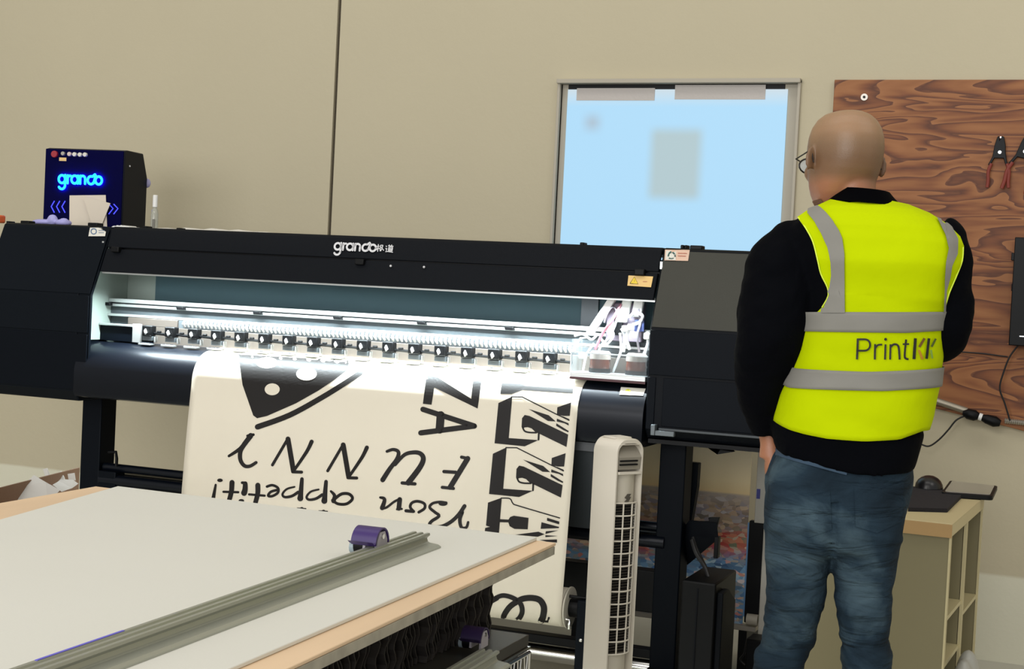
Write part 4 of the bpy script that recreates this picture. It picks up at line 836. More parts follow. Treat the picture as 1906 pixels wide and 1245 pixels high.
sky = ramp(nt, [(0, 'f4d79c'), (.25, 'ffe9b8'), (1, 'fff3d4')], step(hzn, hzn+.2, sp.outputs[2]))
c4_ = mixc(step(hzn, hzn+.008, sp.outputs[2]), c3_, sky.outputs[0]); nt.links.new(c4_, b.inputs['Base Color'])
px0, px1 = P(1052, 1000, PY).x, P(1397, 1000, PY).x
ps = thing('city_poster', 'tall poster with a hazy sunset city view standing behind the printer leg', 'poster', ((px0+px1)/2, PY, pz0))
mb = MB(); mb.box(px0, px1-.012, PY, PY+.004, pz0, .86); mb.build('print', city, ps, smooth=0)
mb = MB(); mb.box(px1-.012, px1-.004, PY-.003, PY+.004, pz0+.03, P(1390, 972, PY).z, ); mb.build('blue_edge', mat('poster_blue_edge', '6f9fd0', .4), ps, smooth=0)
ez = P(1395, 968, PY).z
mb = MB(); mb.box(px1-.005, px1+.055, PY-.012, PY+.02, pz0+.01, ez); mb.build('black_side_rail', MT['black2'], ps, bevel=.003)
mb = MB(); mb.box(px0, px1+.04, PY-.02, PY+.03, pz0-.018, pz0); mb.build('bottom_ledge', mat('ledge_grey', 'a39c90', .5), ps, bevel=.002)
mb = MB(); mb.cyl((px1+.01, PY-.03, pz0+.028), (px1+.05, PY-.03, pz0+.028), .02); mb.build('roll_end', MT['fan2'], ps)
for x in (px0+.05, px1-.02): mb = MB(); mb.box(x, x+.03, PY-.02, PY+.20, 0, pz0-.018); mb.build('foot', MT['black2'], ps)
wp = thing('white_post', 'white square post standing beside the black edge of the city poster', 'post', (px1+.085, PY-.02, 0))
mb = MB(); mb.box(px1+.035+.02, px1+.125, PY-.05, PY-.02, 0, P(1418, 800, PY).z); mb.build('post', mat('post_white', 'c9c6bb', .5), wp, bevel=.003)
a = P(1402, 915, PY-.05); mb = MB(); mb.box(px1+.02, px1+.06, PY-.048, PY-.022, ez, .90); mb.build('upper_post', mat('post_grey', 'b9b5a9', .5), wp, bevel=.002)
mb = MB(); mb.box(px1+.024, px1+.036, PY-.052, PY-.048, P(1405, 924, PY).z, P(1405, 906, PY).z); mb.build('blue_tab', mat('tab_blue', '2a2f86', .4), wp)
# black electronics case under the bracket, with cables
x0, x1, yq = P(1268, 1100, 4.55).x, P(1332, 1100, 4.55).x, 4.55
zt2 = P(1300, 1083, 4.55).z
pc = thing('black_equipment_case', 'tall black equipment case standing beside the right printer leg', 'case', ((x0+x1)/2, 4.65, 0))
mb = MB(); mb.box(x0, x1, yq, yq+.28, .01, zt2); mb.build('case_body', MT['black2'], pc, bevel=.006)
mb = MB(); mb.box((x0+x1)/2-.004, (x0+x1)/2, yq-.003, yq, .03, zt2-.02); mb.build('front_trim', MT['cover'], pc)
mb = MB(); mb.prism([(yq+.02, .01), (yq+.20, .01), (yq+.20, zt2-.08), (yq+.10, zt2-.03), (yq+.02, zt2-.03)], 'x', x1, x1+.02); mb.build('side_cover', MT['cover'], pc, bevel=.004)
mb = MB(); mb.tube(smooth_pts([P(1288, 1005, 4.70), P(1296, 1030, 4.68), P(1312, 1055, 4.68), P(1320, 1080, 4.66), P(1321, 1100, 4.66)]), .007, 8); tag(mb.build('hanging_cable', MT['cable']), 'thick black cable dropping from the printer bracket to the black case', 'cord')
mb = MB(); mb.tube(smooth_pts([P(1320, 1074, 4.67), P(1306, 1078, 4.68), P(1294, 1086, 4.7)]), .0055, 8); tag(mb.build('hanging_cable', MT['cable']), 'short cable branch curling left above the black case', 'cord')
mb = MB(); mb.tube(smooth_pts([P(1408, 1183, 5.1), P(1392, 1190, 5.1), P(1386, 1215, 5.1), P(1378, 1228, 5.1), P(1390, 1240, 5.1)]), .004, 8); tag(mb.build('floor_cable', MT['cable']), 'thin black cable looping near the floor below the city poster', 'cord')
a = P(1403, 1195, 5.05); mb = MB(); mb.box(a.x-.02, a.x+.06, 5.02, 5.12, .0, a.z+.015); tag(mb.build('power_brick', MT['black2'], bevel=.004), 'small black power brick on the floor behind the jeans leg', 'adapter')
a = P(1365, 1240, 4.95); mb = MB(); mb.tube(smooth_pts([(a.x-.16, 4.92, .015), (a.x-.08, 4.88, .02), (a.x, 4.93, .03), (a.x+.08, 4.9, .02), (a.x+.16, 4.97, .012)]), .016, 10); tag(mb.build('blue_bag', mat('dark_blue_cloth', '16293d', .8)), 'dark blue folded cloth on the floor beside the black case', 'cloth')

# ================================================================== CABINET, RIGHT
fy = 4.35; ztop = P(1773, 975, fy).z; f1 = P(1773, 975, fy); by = PZ(1833, 924, ztop)
ax = (by-f1); ax.z = 0; dep = ax.length; ang = math.atan2(-ax.x, ax.y)
cb = thing('storage_cabinet', 'low beige storage cabinet with open side shelves in front of the man', 'cabinet', (f1.x, f1.y, 0), ang)
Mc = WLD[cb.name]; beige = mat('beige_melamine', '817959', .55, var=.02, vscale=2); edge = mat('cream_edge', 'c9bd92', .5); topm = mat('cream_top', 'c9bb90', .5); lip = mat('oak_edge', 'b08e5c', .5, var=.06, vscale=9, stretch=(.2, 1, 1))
Wd = .49
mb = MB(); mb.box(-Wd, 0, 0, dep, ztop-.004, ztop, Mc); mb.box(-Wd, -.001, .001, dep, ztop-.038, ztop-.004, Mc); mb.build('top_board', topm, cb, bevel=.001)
mb = MB(); mb.box(-Wd, 0, -.003, .0, ztop-.040, ztop-.003, Mc); mb.build('top_edge_band', lip, cb)
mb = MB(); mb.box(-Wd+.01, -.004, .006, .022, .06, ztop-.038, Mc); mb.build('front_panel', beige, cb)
for bx in ((-.007, -.002, .004, .024), (-.010, -.001, dep*.46, dep*.46+.022), (-.008, -.002, dep-.018, dep-.002)): mb = MB(); mb.box(*bx, .06, ztop-.038, Mc); mb.build('edge_band', edge, cb)
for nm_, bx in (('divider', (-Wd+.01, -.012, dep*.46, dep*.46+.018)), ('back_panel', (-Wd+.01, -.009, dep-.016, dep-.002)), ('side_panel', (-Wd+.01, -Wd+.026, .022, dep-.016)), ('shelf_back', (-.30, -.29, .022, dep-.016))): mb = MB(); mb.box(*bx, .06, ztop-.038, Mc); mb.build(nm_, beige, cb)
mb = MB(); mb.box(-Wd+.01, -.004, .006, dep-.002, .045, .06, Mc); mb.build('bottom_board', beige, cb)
for z, y0, y1 in ((.445, .022, dep*.46), (.31, .022, dep*.46), (.40, dep*.46+.018, dep-.016), (.2, dep*.46+.018, dep-.016)): mb = MB(); mb.box(-.29, -.006, y0, y1, z, z+.012, Mc); mb.build('shelf', edge, cb)
for x, y in ((-.05, .05), (-.05, dep-.05), (-Wd+.05, .05), (-Wd+.05, dep-.05)): mb = MB(); mb.cyl(Mc@Vector((x-.01, y, .023)), Mc@Vector((x+.01, y, .023)), .0225); mb.build('caster', MT['black2'], cb)
def inner(name, label, cat, x0, x1, y0, y1, z0, z1, m): mb = MB(); mb.box(x0, x1, y0, y1, z0, z1, Mc); return tag(mb.build(name, m, bevel=.003), label, cat)
inner('small_box', 'dark small box on the upper side shelf of the beige cabinet', 'box', -.09, -.02, .06, .16, .4575, .51, MT['black2'])
inner('small_box', 'dark brown small box on the middle side shelf of the beige cabinet', 'box', -.09, -.02, .05, .15, .3225, .355, mat('brown_box', '2e1c12', .6))
# items on top
pd = MB(); 
def ct_(u, v, z): return PZ(u, v, z)
q = [ct_(1690, 952, ztop), ct_(1763, 954, ztop), ct_(1796, 921, ztop), ct_(1690, 911, ztop)]
pd.add([Vector((p.x, p.y, ztop+.0004)) for p in q]+[Vector((p.x, p.y, ztop+.012)) for p in q], [(3, 2, 1, 0), (4, 5, 6, 7), (0, 1, 5, 4), (1, 2, 6, 5), (2, 3, 7, 6), (3, 0, 4, 7)])
q = q[:3]+[q[3]-Vector((.1, 0, 0))]
tag(pd.build('mouse_pad', mat('dark_felt', '19161b', .9, bump=.3, bscale=150, var=.1, vscale=60)), 'thick dark fabric pad lying on the beige cabinet top', 'pad')
k = ct_(1732, 908, ztop+.012)
mm = thing('computer_mouse', 'black computer mouse resting on the dark pad beside the man', 'mouse', (k.x, k.y, ztop+.013))
mb = MB(); mb.sph((k.x-.005, k.y, ztop+.013), .045, .055, .040); mb.v = [Vector((p.x, p.y, max(p.z, ztop+.0128))) for p in mb.v]; mb.build('mouse_shell', mat('mouse_black', '121214', .3), mm)
tl = ct_(1763, 903, ztop+.05); 
q = [P(1762, 911, 4.72), P(1846, 922, 4.72), P(1856, 905, 4.80), P(1775, 896, 4.80)]
zt3 = ztop+.016
tbm = thing('tablet', 'tablet in a rounded black case lying on the back corner of the beige cabinet', 'tablet', (q[0].x, q[0].y, ztop))
def slab(pts, z0, z1, r=.02):
    cx_ = sum(p.x for p in pts)/4; cy_ = sum(p.y for p in pts)/4; out = []
    for i, p in enumerate(pts):
        a_, b_ = pts[i-1], pts[(i+1) % 4]
        pa_ = p+(a_-p).normalized()*r; pb_ = p+(b_-p).normalized()*r
        for t in (0, .25, .5, .75, 1): out.append((((1-t)**2*pa_+2*t*(1-t)*p+t*t*pb_).x, ((1-t)**2*pa_+2*t*(1-t)*p+t*t*pb_).y))
    return out
c4 = [ct_(1752, 916, zt3), ct_(1848, 923, zt3), ct_(1857, 904, zt3), ct_(1768, 894, zt3)]
mb = MB(); mb.prism(slab(c4, 0, 0, .016), 'z', ztop+.001, zt3); mb.build('tablet_case', MT['black2'], tbm, bevel=.002)
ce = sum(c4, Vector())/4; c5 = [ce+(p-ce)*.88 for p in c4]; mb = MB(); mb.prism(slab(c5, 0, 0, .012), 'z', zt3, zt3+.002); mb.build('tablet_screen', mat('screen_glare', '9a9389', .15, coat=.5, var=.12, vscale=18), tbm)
# pale plastic bag by the cabinet foot
bx_ = -.318
blob_thing('plastic_bag', 'whitish plastic bag slumped against the open side of the cabinet', 'bag', [((bx_, 4.47, .13), (.045, .06, .13)), ((bx_, 4.42, .10), (.042, .05, .10)), ((bx_+.006, 4.50, .26), (.036, .045, .09)), ((bx_-.002, 4.46, .22), (.036, .05, .11))], mat('bag_white', 'a6a59c', .4, bump=.4, bscale=15), .006)

# ================================================================== LEFT: BROWN BOX WITH PAPER
bq = thing('cardboard_box', 'open brown cardboard box left of the printer leg, full of waste paper', 'box', (-3.4, 3.9, 0))
yb_ = 3.95; cardb = mat('cardboard', '6e5038', .8, bump=.1, bscale=40)
q1, q2 = P(0, 905, 3.55), P(150, 868, 4.15)
xa_, ya_, xb_, yb2 = -3.62, 3.30, -3.28, 4.3
zc = .655
e1, e2 = PZ(0, 907, zc), PZ(150, 869, zc)
dv = (e2-e1); dv.z = 0; le = dv.length; dv.normalize(); nv = Vector((dv.y, -dv.x, 0)); 
e1 = e1-dv*.35; le = le+.35-.02
Mb = Matrix.Translation((e1.x, e1.y, 0))@Matrix(((dv.x, nv.x, 0, 0), (dv.y, nv.y, 0, 0), (0, 0, 1, 0), (0, 0, 0, 1)))
dB = .20
for nm, bx in (('back_side', (0, le, 0, .006, .0, zc)), ('front_side', (0, le, dB, dB+.006, 0, zc-.22)), ('end_side', (0, .006, .006, dB, 0, zc-.10)), ('end_side', (le-.006, le, .006, dB, 0, zc-.15)), ('bottom', (.006, le-.006, .006, dB, 0.0, .006))):
    mb = MB(); mb.box(*bx, Mb); mb.build(nm, cardb, bq, smooth=0)
mb = MB(); mb.box(.006, le-.006, .006, dB, .50, .505, Mb); mb.build('inner_flap', cardb, bq, smooth=0)
pg = mat('waste_paper', 'b5b2ac', .7, bump=.1, bscale=10)
def scrap(label, pts, y, dy=.05):
    q = [P(u, v, y+d) for (u, v, d) in pts]; mb = MB(); n = len(q); th = Vector((.001, -.002, 0)); mb.add(q+[p+th for p in q], [tuple(range(n)), tuple(range(2*n-1, n-1, -1))]+[(i, i+n, (i+1) % n+n, (i+1) % n) for i in range(n)]); return tag(mb.build('paper_scrap', pg, smooth=0), label, 'paper', None)
scrap('large pointed grey paper scrap sticking out of the cardboard box', [(28, 928, -.05), (42, 905, .0), (63, 884, .06), (85, 897, .02), (112, 912, -.03), (90, 935, -.05), (50, 940, -.06)], 3.75)
scrap('narrow upright paper strip standing in the cardboard box', [(80, 873, .02), (88, 871, .02), (92, 880, 0), (94, 900, -.02), (86, 900, -.02), (84, 885, 0)], 3.95)
scrap('small pointed paper scrap right of the upright strip in the box', [(106, 890, 0), (109, 880, .02), (114, 876, .03), (120, 888, .01), (122, 894, -.01), (108, 896, -.02)], 3.98)
scrap('curved grey paper scrap lying right of the large pointed one', [(98, 902, 0), (110, 895, .03), (122, 892, .04), (136, 893, .04), (146, 900, .02), (135, 908, 0), (115, 915, -.03)], 3.85)
scrap('small square paper scrap against the dark printer leg', [(126, 882, 0), (139, 880, 0), (141, 894, -.02), (128, 893, -.02)], 4.0)

# ================================================================== THE MAN
MYo = 3.50
o0 = P(1590, 600, MYo); dirv = Vector((o0.x, o0.y, 0)).normalized(); yaw = math.atan2(-dirv.x, dirv.y)
mo = Vector((o0.x, o0.y, 0))
man = thing('person', 'person seen from behind in a yellow safety vest over a black jacket and blue jeans', 'person', mo, yaw)
Mm = WLD[man.name]; Mi = Mm.inverted()
def PL(u, v):      # local x,z where the view ray meets the person's own frontal plane
    r = ray(u, v); t = mo.dot(dirv)/r.dot(dirv); p = Mi@(CAMP+r*t); return p.x, p.z
def ext(u0, u1, v): a = PL(u0, v); c = PL(u1, v); return ((a[0]+c[0])/2, (c[0]-a[0])/2, (a[1]+c[1])/2)     # centre x, half width, z
def sring(cx, cy, z, hx, hyb, hyf, n=40, e=2.3, tilt=0.):   # superellipse ring; back is -y
    out = []
    for j in range(n):
        t = 2*math.pi*j/n; c, s_ = math.cos(t), math.sin(t); x = math.copysign(abs(c)**(2/e), c)*hx; y = math.copysign(abs(s_)**(2/e), s_)*(hyf if s_ > 0 else hyb); out.append(Vector((cx+x, cy+y, z+tilt*x)))
    return out
def W3(rings): return [[Mm@p for p in r] for r in rings]
def interp(tab, z):        # tab sorted by z descending: (z, a,b,c,...)
    if z >= tab[0][0]: return tab[0][1:]
    for a, b_ in zip(tab, tab[1:]):
        if b_[0] <= z <= a[0]:
            t = (a[0]-z)/(a[0]-b_[0]); t = t*t*(3-2*t)*.35+t*.65; return tuple(p+(q-p)*t for p, q in zip(a[1:], b_[1:]))
    return tab[-1][1:]
# torso silhouette: v, left u, right u, centre y, depth back, depth front
TOR = []
for v, u0, u1, cy_, hb_, hf_ in ((368, 1552, 1664, .02, .060, .060), (378, 1530, 1690, .01, .075, .07), (390, 1508, 1722, .0, .092, .075), (405, 1484, 1752, -.005, .105, .085), (425, 1466, 1780, -.01, .118, .09), (450, 1462, 1797, -.01, .130, .10), (490, 1466, 1795, -.01, .142, .115), (540, 1474, 1778, 0, .142, .13), (590, 1480, 1760, .0, .138, .14), (650, 1476, 1754, .0, .132, .15), (700, 1466, 1748, 0, .130, .155), (760, 1448, 1737, .0, .135, .155), (810, 1436, 1722, 0, .140, .15), (850, 1436, 1710, 0, .140, .145), (874, 1438, 1703, 0, .138, .14)):
    cx_, hx_, z_ = ext(u0, u1, v); TOR.append((z_, cx_, hx_, cy_, hb_, hf_))
def torso_pt(t, z, off=0., wr=1.):
    cx_, hx_, cy_, hb_, hf_ = interp(TOR, z); e = 2.35; c, s_ = math.cos(t), math.sin(t)
    p = Vector((cx_+math.copysign(abs(c)**(2/e), c)*(hx_+off), cy_+math.copysign(abs(s_)**(2/e), s_)*((hf_ if s_ > 0 else hb_)+off), z))
    w = noise.noise(Vector((p.x*7, p.y*5, p.z*5)))*.006+noise.noise(Vector((p.x*9+3, p.y*6, p.z*22)))*.007*(1 if z < 1.35 else .3)
    d = Vector((c, s_, 0)); return p+d*w*wr*(abs(s_)**.5)
zt_, zb_ = TOR[0][0], TOR[-1][0]
def curve_z(pts, x):      # traced line: list of (u,v) -> z at local x
    q = sorted(PL(u, v) for u, v in pts)
    if x <= q[0][0]: return q[0][1]
    for a_, b_ in zip(q, q[1:]):
        if a_[0] <= x <= b_[0]: t = (x-a_[0])/(b_[0]-a_[0]); return a_[1]+(b_[1]-a_[1])*t
    return q[-1][1]
hem2 = [(1435, 826), (1480, 846), (1530, 860), (1578, 871), (1645, 877), (1703, 874)]
# --- jacket: torso + sleeves + collar, one surface
mb = MB(); N = 64
rings = []; zc_ = zt_
nz_ = 70
for i in range(nz_+1):
    z = zt_+(zb_-zt_)*i/nz_; off = -.010 if z > PL(1600, 800)[1] else -.002
    f_ = (i/nz_)**7; ring = []
    for j in range(N):
        p = torso_pt(2*math.pi*j/N, z, off); p.z += (curve_z(hem2, p.x)-zb_)*f_; ring.append(p)
    rings.append(ring)
mb.loft(W3(rings))
cx_, hx_, z_ = ext(1566, 1654, 356); z2 = PL(1600, 385)[1]; cx2 = ext(1545, 1680, 385)[0]
def limb(path, n=24, sx=1., sy=1.):       # (u, v, y, r)
    pts = []; rad = []
    ctr = []
    for u, v, y, r in path: x, z = PL(u, v); ctr.append((x, y, z, r))
    k = 5; n0 = len(ctr)
    for i in range(n0-1):
        p0, p1, p2, p3 = [Vector(ctr[max(0, min(n0-1, q))]) for q in (i-1, i, i+1, i+2)]
        for j in range(k):
            t = j/k; q = .5*((2*p1)+(p2-p0)*t+(2*p0-5*p1+4*p2-p3)*t*t+(3*p1-p0-3*p2+p3)*t**3); pts.append(q.to_3d()); rad.append(q[3])
    pts.append(Vector(ctr[-1][:3])); rad.append(ctr[-1][3])
    return [Mm@p for p in pts], rad
pxm = 1/811.
LA = [(1502, 438, .0, 26), (1474, 450, .0, 42), (1461, 482, -.01, 66), (1459, 530, -.02, 73), (1448, 580, -.035, 75), (1436, 630, -.045, 68), (1424, 680, -.03, 57), (1418, 730, .0, 49), (1420, 770, .03, 41), (1424, 806, .045, 31)]
RA = [(1745, 425, .0, 30), (1758, 442, .0, 40), (1757, 480, -.005, 48), (1758, 530, -.01, 51), (1759, 575, -.01, 50), (1757, 615, .0, 47), (1742, 636, .06, 43), (1722, 645, .13, 38), (1695, 648, .20, 34), (1665, 645, .25, 30)]
for arm in (LA, RA):
    pts, rad = limb([(u, v, y, r*pxm) for u, v, y, r in arm]); mb.tube(pts, rad, 24)
mbj = mb
jk = mbj.build('jacket', MT['jacket'], man); remesh(jk, .0065, 5)
for v_ in jk.data.vertices:
    p = Mi@(WLD[jk.name]@v_.co); d = v_.normal; w = noise.noise(Vector((p.x*10, p.y*10, p.z*16)))*.008+noise.noise(Vector((p.x*24, p.y*24, p.z*40)))*.003
    v_.co += d*w*(1 if abs(p.x-.03) > .16 else .15)
# collar
mb = MB(); cr = []
for v, u0, u1, dy, h in ((381, 1538, 1686, .006, .092), (372, 1546, 1674, .008, .088), (362, 1556, 1664, .012, .083), (354, 1564, 1657, .014, .080)):
    cx_, hx_, z_ = ext(u0, u1, v); cr.append(sring(cx_, dy, z_, hx_, h, h, 40, 2.1, -.06))
cr2 = [[Vector((cr[-1][j].x*1, cr[-1][j].y, cr[-1][j].z)) for j in range(40)]]
ins = []
for r in reversed(cr): c = sum(r, Vector())/40; ins.append([c+(p-c)*.90 for p in r])
mb.loft(W3(cr+ins), cap=False); mb.build('jacket_collar', mat('collar_black', '020204', .9, spec=.04), man)
# --- head, neck, hands, inner body: one continuous skin surface
HZ = PL(1573, 205)[1]; hx0 = PL(1573, 285)[0]
hy = math.radians(28); Mh = Mm@Matrix.Translation((hx0, .03, HZ))@Matrix.Rotation(hy, 4, 'Z')@Matrix.Rotation(math.radians(-2.5), 4, 'X')@Matrix.Rotation(math.radians(2), 4, 'Y')
# (depth below crown, half width, front y, back y, exponent)
HS = [(.000, .012, .02, .03, 2), (.003, .032, .045, .050, 2), (.010, .050, .063, .068, 2), (.022, .063, .078, .082, 2.1), (.040, .073, .088, .093, 2.2), (.062, .0785, .094, .100, 2.25), (.085, .0800, .096, .1015, 2.3), (.105, .0790, .095, .100, 2.3), (.122, .0775, .092, .096, 2.3), (.140, .0755, .093, .089, 2.25), (.158, .0725, .094, .078, 2.2), (.175, .069, .094, .066, 2.2), (.192, .063, .093, .052, 2.2), (.208, .055, .091, .036, 2.1), (.222, .044, .086, .020, 2.1), (.232, .028, .076, -.02, 2)]
mb = MB(); hr = []
for d, w, yf_, yb__, e in HS:
    z = -d; r = []
    for j in range(40):
        t = 2*math.pi*j/40; c, s_ = math.cos(t), math.sin(t); x = math.copysign(abs(c)**(2/e), c)*w; y = math.copysign(abs(s_)**(2/e), s_)*(yf_ if s_ > 0 else max(yb__, .002)); r.append(Mh@Vector((x, y, z)))
    hr.append(r)
mb.loft(hr)
def hsph(c, rx, ry, rz, rot=0.): mb.sph((0, 0, 0), rx, ry, rz, 16, 10, Mh@Matrix.Translation(c)@Matrix.Rotation(rot, 4, 'Z'))
# nose, brow, lips, chin, cheek, ears
mb.tube([Mh@Vector(p) for p in ((0, .088, -.100), (0, .098, -.115), (0, .110, -.135), (0, .113, -.146), (0, .098, -.155))], [.008, .009, .011, .013, .010], 12)
for sx in (-1, 1):
    hsph((sx*.012, .098, -.150), .008, .010, .007); hsph((sx*.030, .082, -.098), .024, .012, .008); hsph((sx*.042, .070, -.140), .022, .018, .022)
    # ear: helix ring with lobe
    Me = Mh@Matrix.Translation((sx*.0835, -.006, -.118))@Matrix.Rotation(sx*(1.0 if sx < 0 else .45), 4, 'Z')@Matrix.Rotation(-.15, 4, 'X')
    mb.sph((0, 0, 0), .0045, .0185, .0275, 16, 10, Me)
    mb.tube([Me@Vector((sx*.003, .0185*math.cos(t), .0275*math.sin(t))) for t in [math.radians(-100-14*k) for k in range(18)]], .0036, 10)
    mb.sph((0, 0, 0), .006, .010, .016, 12, 8, Mh@Matrix.Translation((sx*.078, .006, -.118)))
hsph((0, .086, -.178), .022, .012, .006); hsph((0, .085, -.190), .019, .012, .007); hsph((0, .080, -.222), .020, .014, .012)
# neck
nk = []
for v, u0, u1, dy, h1_, h2_ in ((322, 1528, 1632, .02, .060, .05), (338, 1538, 1631, .018, .064, .055), (352, 1546, 1631, .018, .064, .055), (372, 1552, 1640, .018, .062, .06), (395, 1548, 1648, .018, .066, .06)):
    cx_, hx_, z_ = ext(u0, u1, v); nk.append(sring(cx_, dy, z_, hx_, h1_, h2_, 32, 2.1, -.05))
mb.loft(W3(nk))
# inner torso
rings = []
for i in range(24):
    z = PL(1600, 380)[1]+(PL(1600, 960)[1]-PL(1600, 380)[1])*i/23; rings.append([Vector(((lambda q: q.x+(interp(TOR, z)[0]-q.x)*.14)(torso_pt(2*math.pi*j/32, z, -.012, 0)), torso_pt(2*math.pi*j/32, z, -.012, 0).y*.86, z)) for j in range(32)])
mb.loft(W3(rings))
for arm, sc_ in ((LA, .62), (RA, .62)):
    pts, rad = limb([(u, v, y, r*pxm*sc_) for u, v, y, r in arm]); mb.tube(pts, rad, 16)
# left hand going into the pocket
def lp(x, y, z): return Mm@Vector((x, y, z))
wx, wz = PL(1428, 808); px_, pz_ = PL(1432, 862)
mb.tube([lp(wx-.002, .045, wz+.03), lp(wx, .045, wz), lp(wx+.006, .046, wz-.025), lp(px_+.002, .047, pz_+.01)], [.026, .0235, .024, .030], 16)
mb.sph((0, 0, 0), .018, .036, .044, 16, 10, Mm@Matrix.Translation((px_+.004, .047, pz_-.008)))
fing = [(-.028, .066), (-.010, .074), (.009, .070), (.027, .056)]
for fy_, L_ in fing:
    b0_ = Vector((px_+.004, .047+fy_, pz_-.035)); mb.tube([Mm@b0_, Mm@(b0_+Vector((.006, .002, -L_*.45))), Mm@(b0_+Vector((.016, .004, -L_*.8))), Mm@(b0_+Vector((.026, .004, -L_)))], [.0095, .009, .0082, .0065], 10)
mb.tube([lp(px_+.004, .075, pz_+.012), lp(px_+.012, .098, pz_-.012), lp(px_+.016, .105, pz_-.040)], [.012, .011, .008], 10)
# right hand held in front of the belly
rx_, rz_ = PL(1650, 642); 
mb.tube([lp(rx_+.03, .245, rz_), lp(rx_, .262, rz_), lp(rx_-.03, .268, rz_-.002)], [.025, .026, .028], 16)
mb.sph((0, 0, 0), .044, .016, .038, 16, 10, Mm@Matrix.Translation((rx_-.055, .270, rz_-.004)))
for dz_, L_ in ((.028, .058), (.010, .068), (-.009, .066), (-.027, .052)):
    b0_ = Vector((rx_-.085, .270, rz_+dz_-.004)); mb.tube([Mm@b0_, Mm@(b0_+Vector((-L_*.5, -.006, 0))), Mm@(b0_+Vector((-L_*.82, -.022, 0))), Mm@(b0_+Vector((-L_*.85, -.042, 0)))], [.0095, .009, .0082, .0068], 10)
mb.tube([lp(rx_-.035, .262, rz_+.03), lp(rx_-.055, .250, rz_+.055), lp(rx_-.080, .246, rz_+.062)], [.012, .011, .008], 10)
# inner legs and feet
for (ux, vx), (u2, v2), (u3, v3) in (((1490, 960), (1470, 1180), (1440, 1560)), ((1622, 960), (1612, 1180), (1612, 1560))):
    a_, b__, c__ = PL(ux, vx), PL(u2, v2), PL(u3, v3); mb.tube([lp(a_[0], 0, a_[1]), lp(b__[0], .015, b__[1]), lp(c__[0], -.02, .10), lp(c__[0], -.02, .05)], [.055, .036, .030, .034], 16)
    mb.sph((0, 0, 0), .038, .11, .030, 16, 10, Mm@Matrix.Translation((c__[0], .04, .045)))
skin = bpy.data.materials.new('skin'); skin.use_nodes = True; nt = skin.node_tree; b = nt.nodes['Principled BSDF']; b.inputs['Roughness'].default_value = .42
tc = nt.nodes.new('ShaderNodeTexCoord'); sp = nt.nodes.new('ShaderNodeSeparateXYZ'); nt.links.new(tc.outputs['Object'], sp.inputs[0])
# cropped hair shadow between temple height and nape, bare crown above, warm neck below
nz = nt.nodes.new('ShaderNodeTexNoise'); nz.inputs['Scale'].default_value = 14; nt.links.new(tc.outputs['Object'], nz.inputs[0])
ad = nt.nodes.new('ShaderNodeMath'); ad.operation = 'MULTIPLY_ADD'; ad.inputs[1].default_value = .03; nt.links.new(nz.outputs[0], ad.inputs[0]); nt.links.new(sp.outputs[2], ad.inputs[2])
mr = nt.nodes.new('ShaderNodeMapRange'); z1_, z0_ = PL(1573, 205)[1], PL(1573, 365)[1]; mr.inputs[1].default_value = z0_; mr.inputs[2].default_value = z1_; nt.links.new(ad.outputs[0], mr.inputs[0])
rp = ramp(nt, [(0, 'a46e50'), (.18, 'a26e50'), (.32, '7d5c42'), (.5, '755840'), (.66, '80644a'), (.85, '977658')], mr.outputs[0]); nt.links.new(rp.outputs[0], b.inputs['Base Color'])
nf = nt.nodes.new('ShaderNodeTexNoise'); nf.inputs['Scale'].default_value = 500; nt.links.new(tc.outputs['Object'], nf.inputs[0]); bp = nt.nodes.new('ShaderNodeBump'); bp.inputs['Strength'].default_value = .25; bp.inputs['Distance'].default_value = .002; nt.links.new(nf.outputs[0], bp.inputs['Height']); nt.links.new(bp.outputs[0], b.inputs['Normal'])
b.inputs['Subsurface Weight'].default_value = .08; b.inputs['Subsurface Radius'].default_value = (.01, .004, .002)
body = mb.build('body', skin, man); remesh(body, .004, 3)
# beard shadow, eyes and brows
mb = MB()
for sx in (-1, 1): mb.sph((0, 0, 0), .012, .012, .009, 14, 10, Mh@Matrix.Translation((sx*.031, .082, -.116)))
mb.build('eye', mat('eye_white', 'ddd8d0', .2), man)
mb = MB()
for sx in (-1, 1): mb.sph((0, 0, 0), .005, .003, .005, 12, 8, Mh@Matrix.Translation((sx*.031, .0935, -.116)))
mb.build('iris', mat('iris_brown', '2d1d14', .2), man)
bd_ = MB(); r1 = []
for d, w, yf_, yb__, e in HS[9:16]:
    r = []
    for j in range(33):
        t = math.pi*(-.02+1.04*j/32); c, s_ = math.cos(t), math.sin(t); x = math.copysign(abs(c)**(2/e), c)*(w+.0015); y = math.copysign(abs(s_)**(2/e), s_)*(yf_+.0015); r.append(Mh@Vector((x, y, -d)))
    r1.append(r)
bd_.loft(r1[4:], cap=False, closed=False); bo = bd_.build('beard', mat('beard_stubble', '8a644a', .9, bump=.6, bscale=300), man)
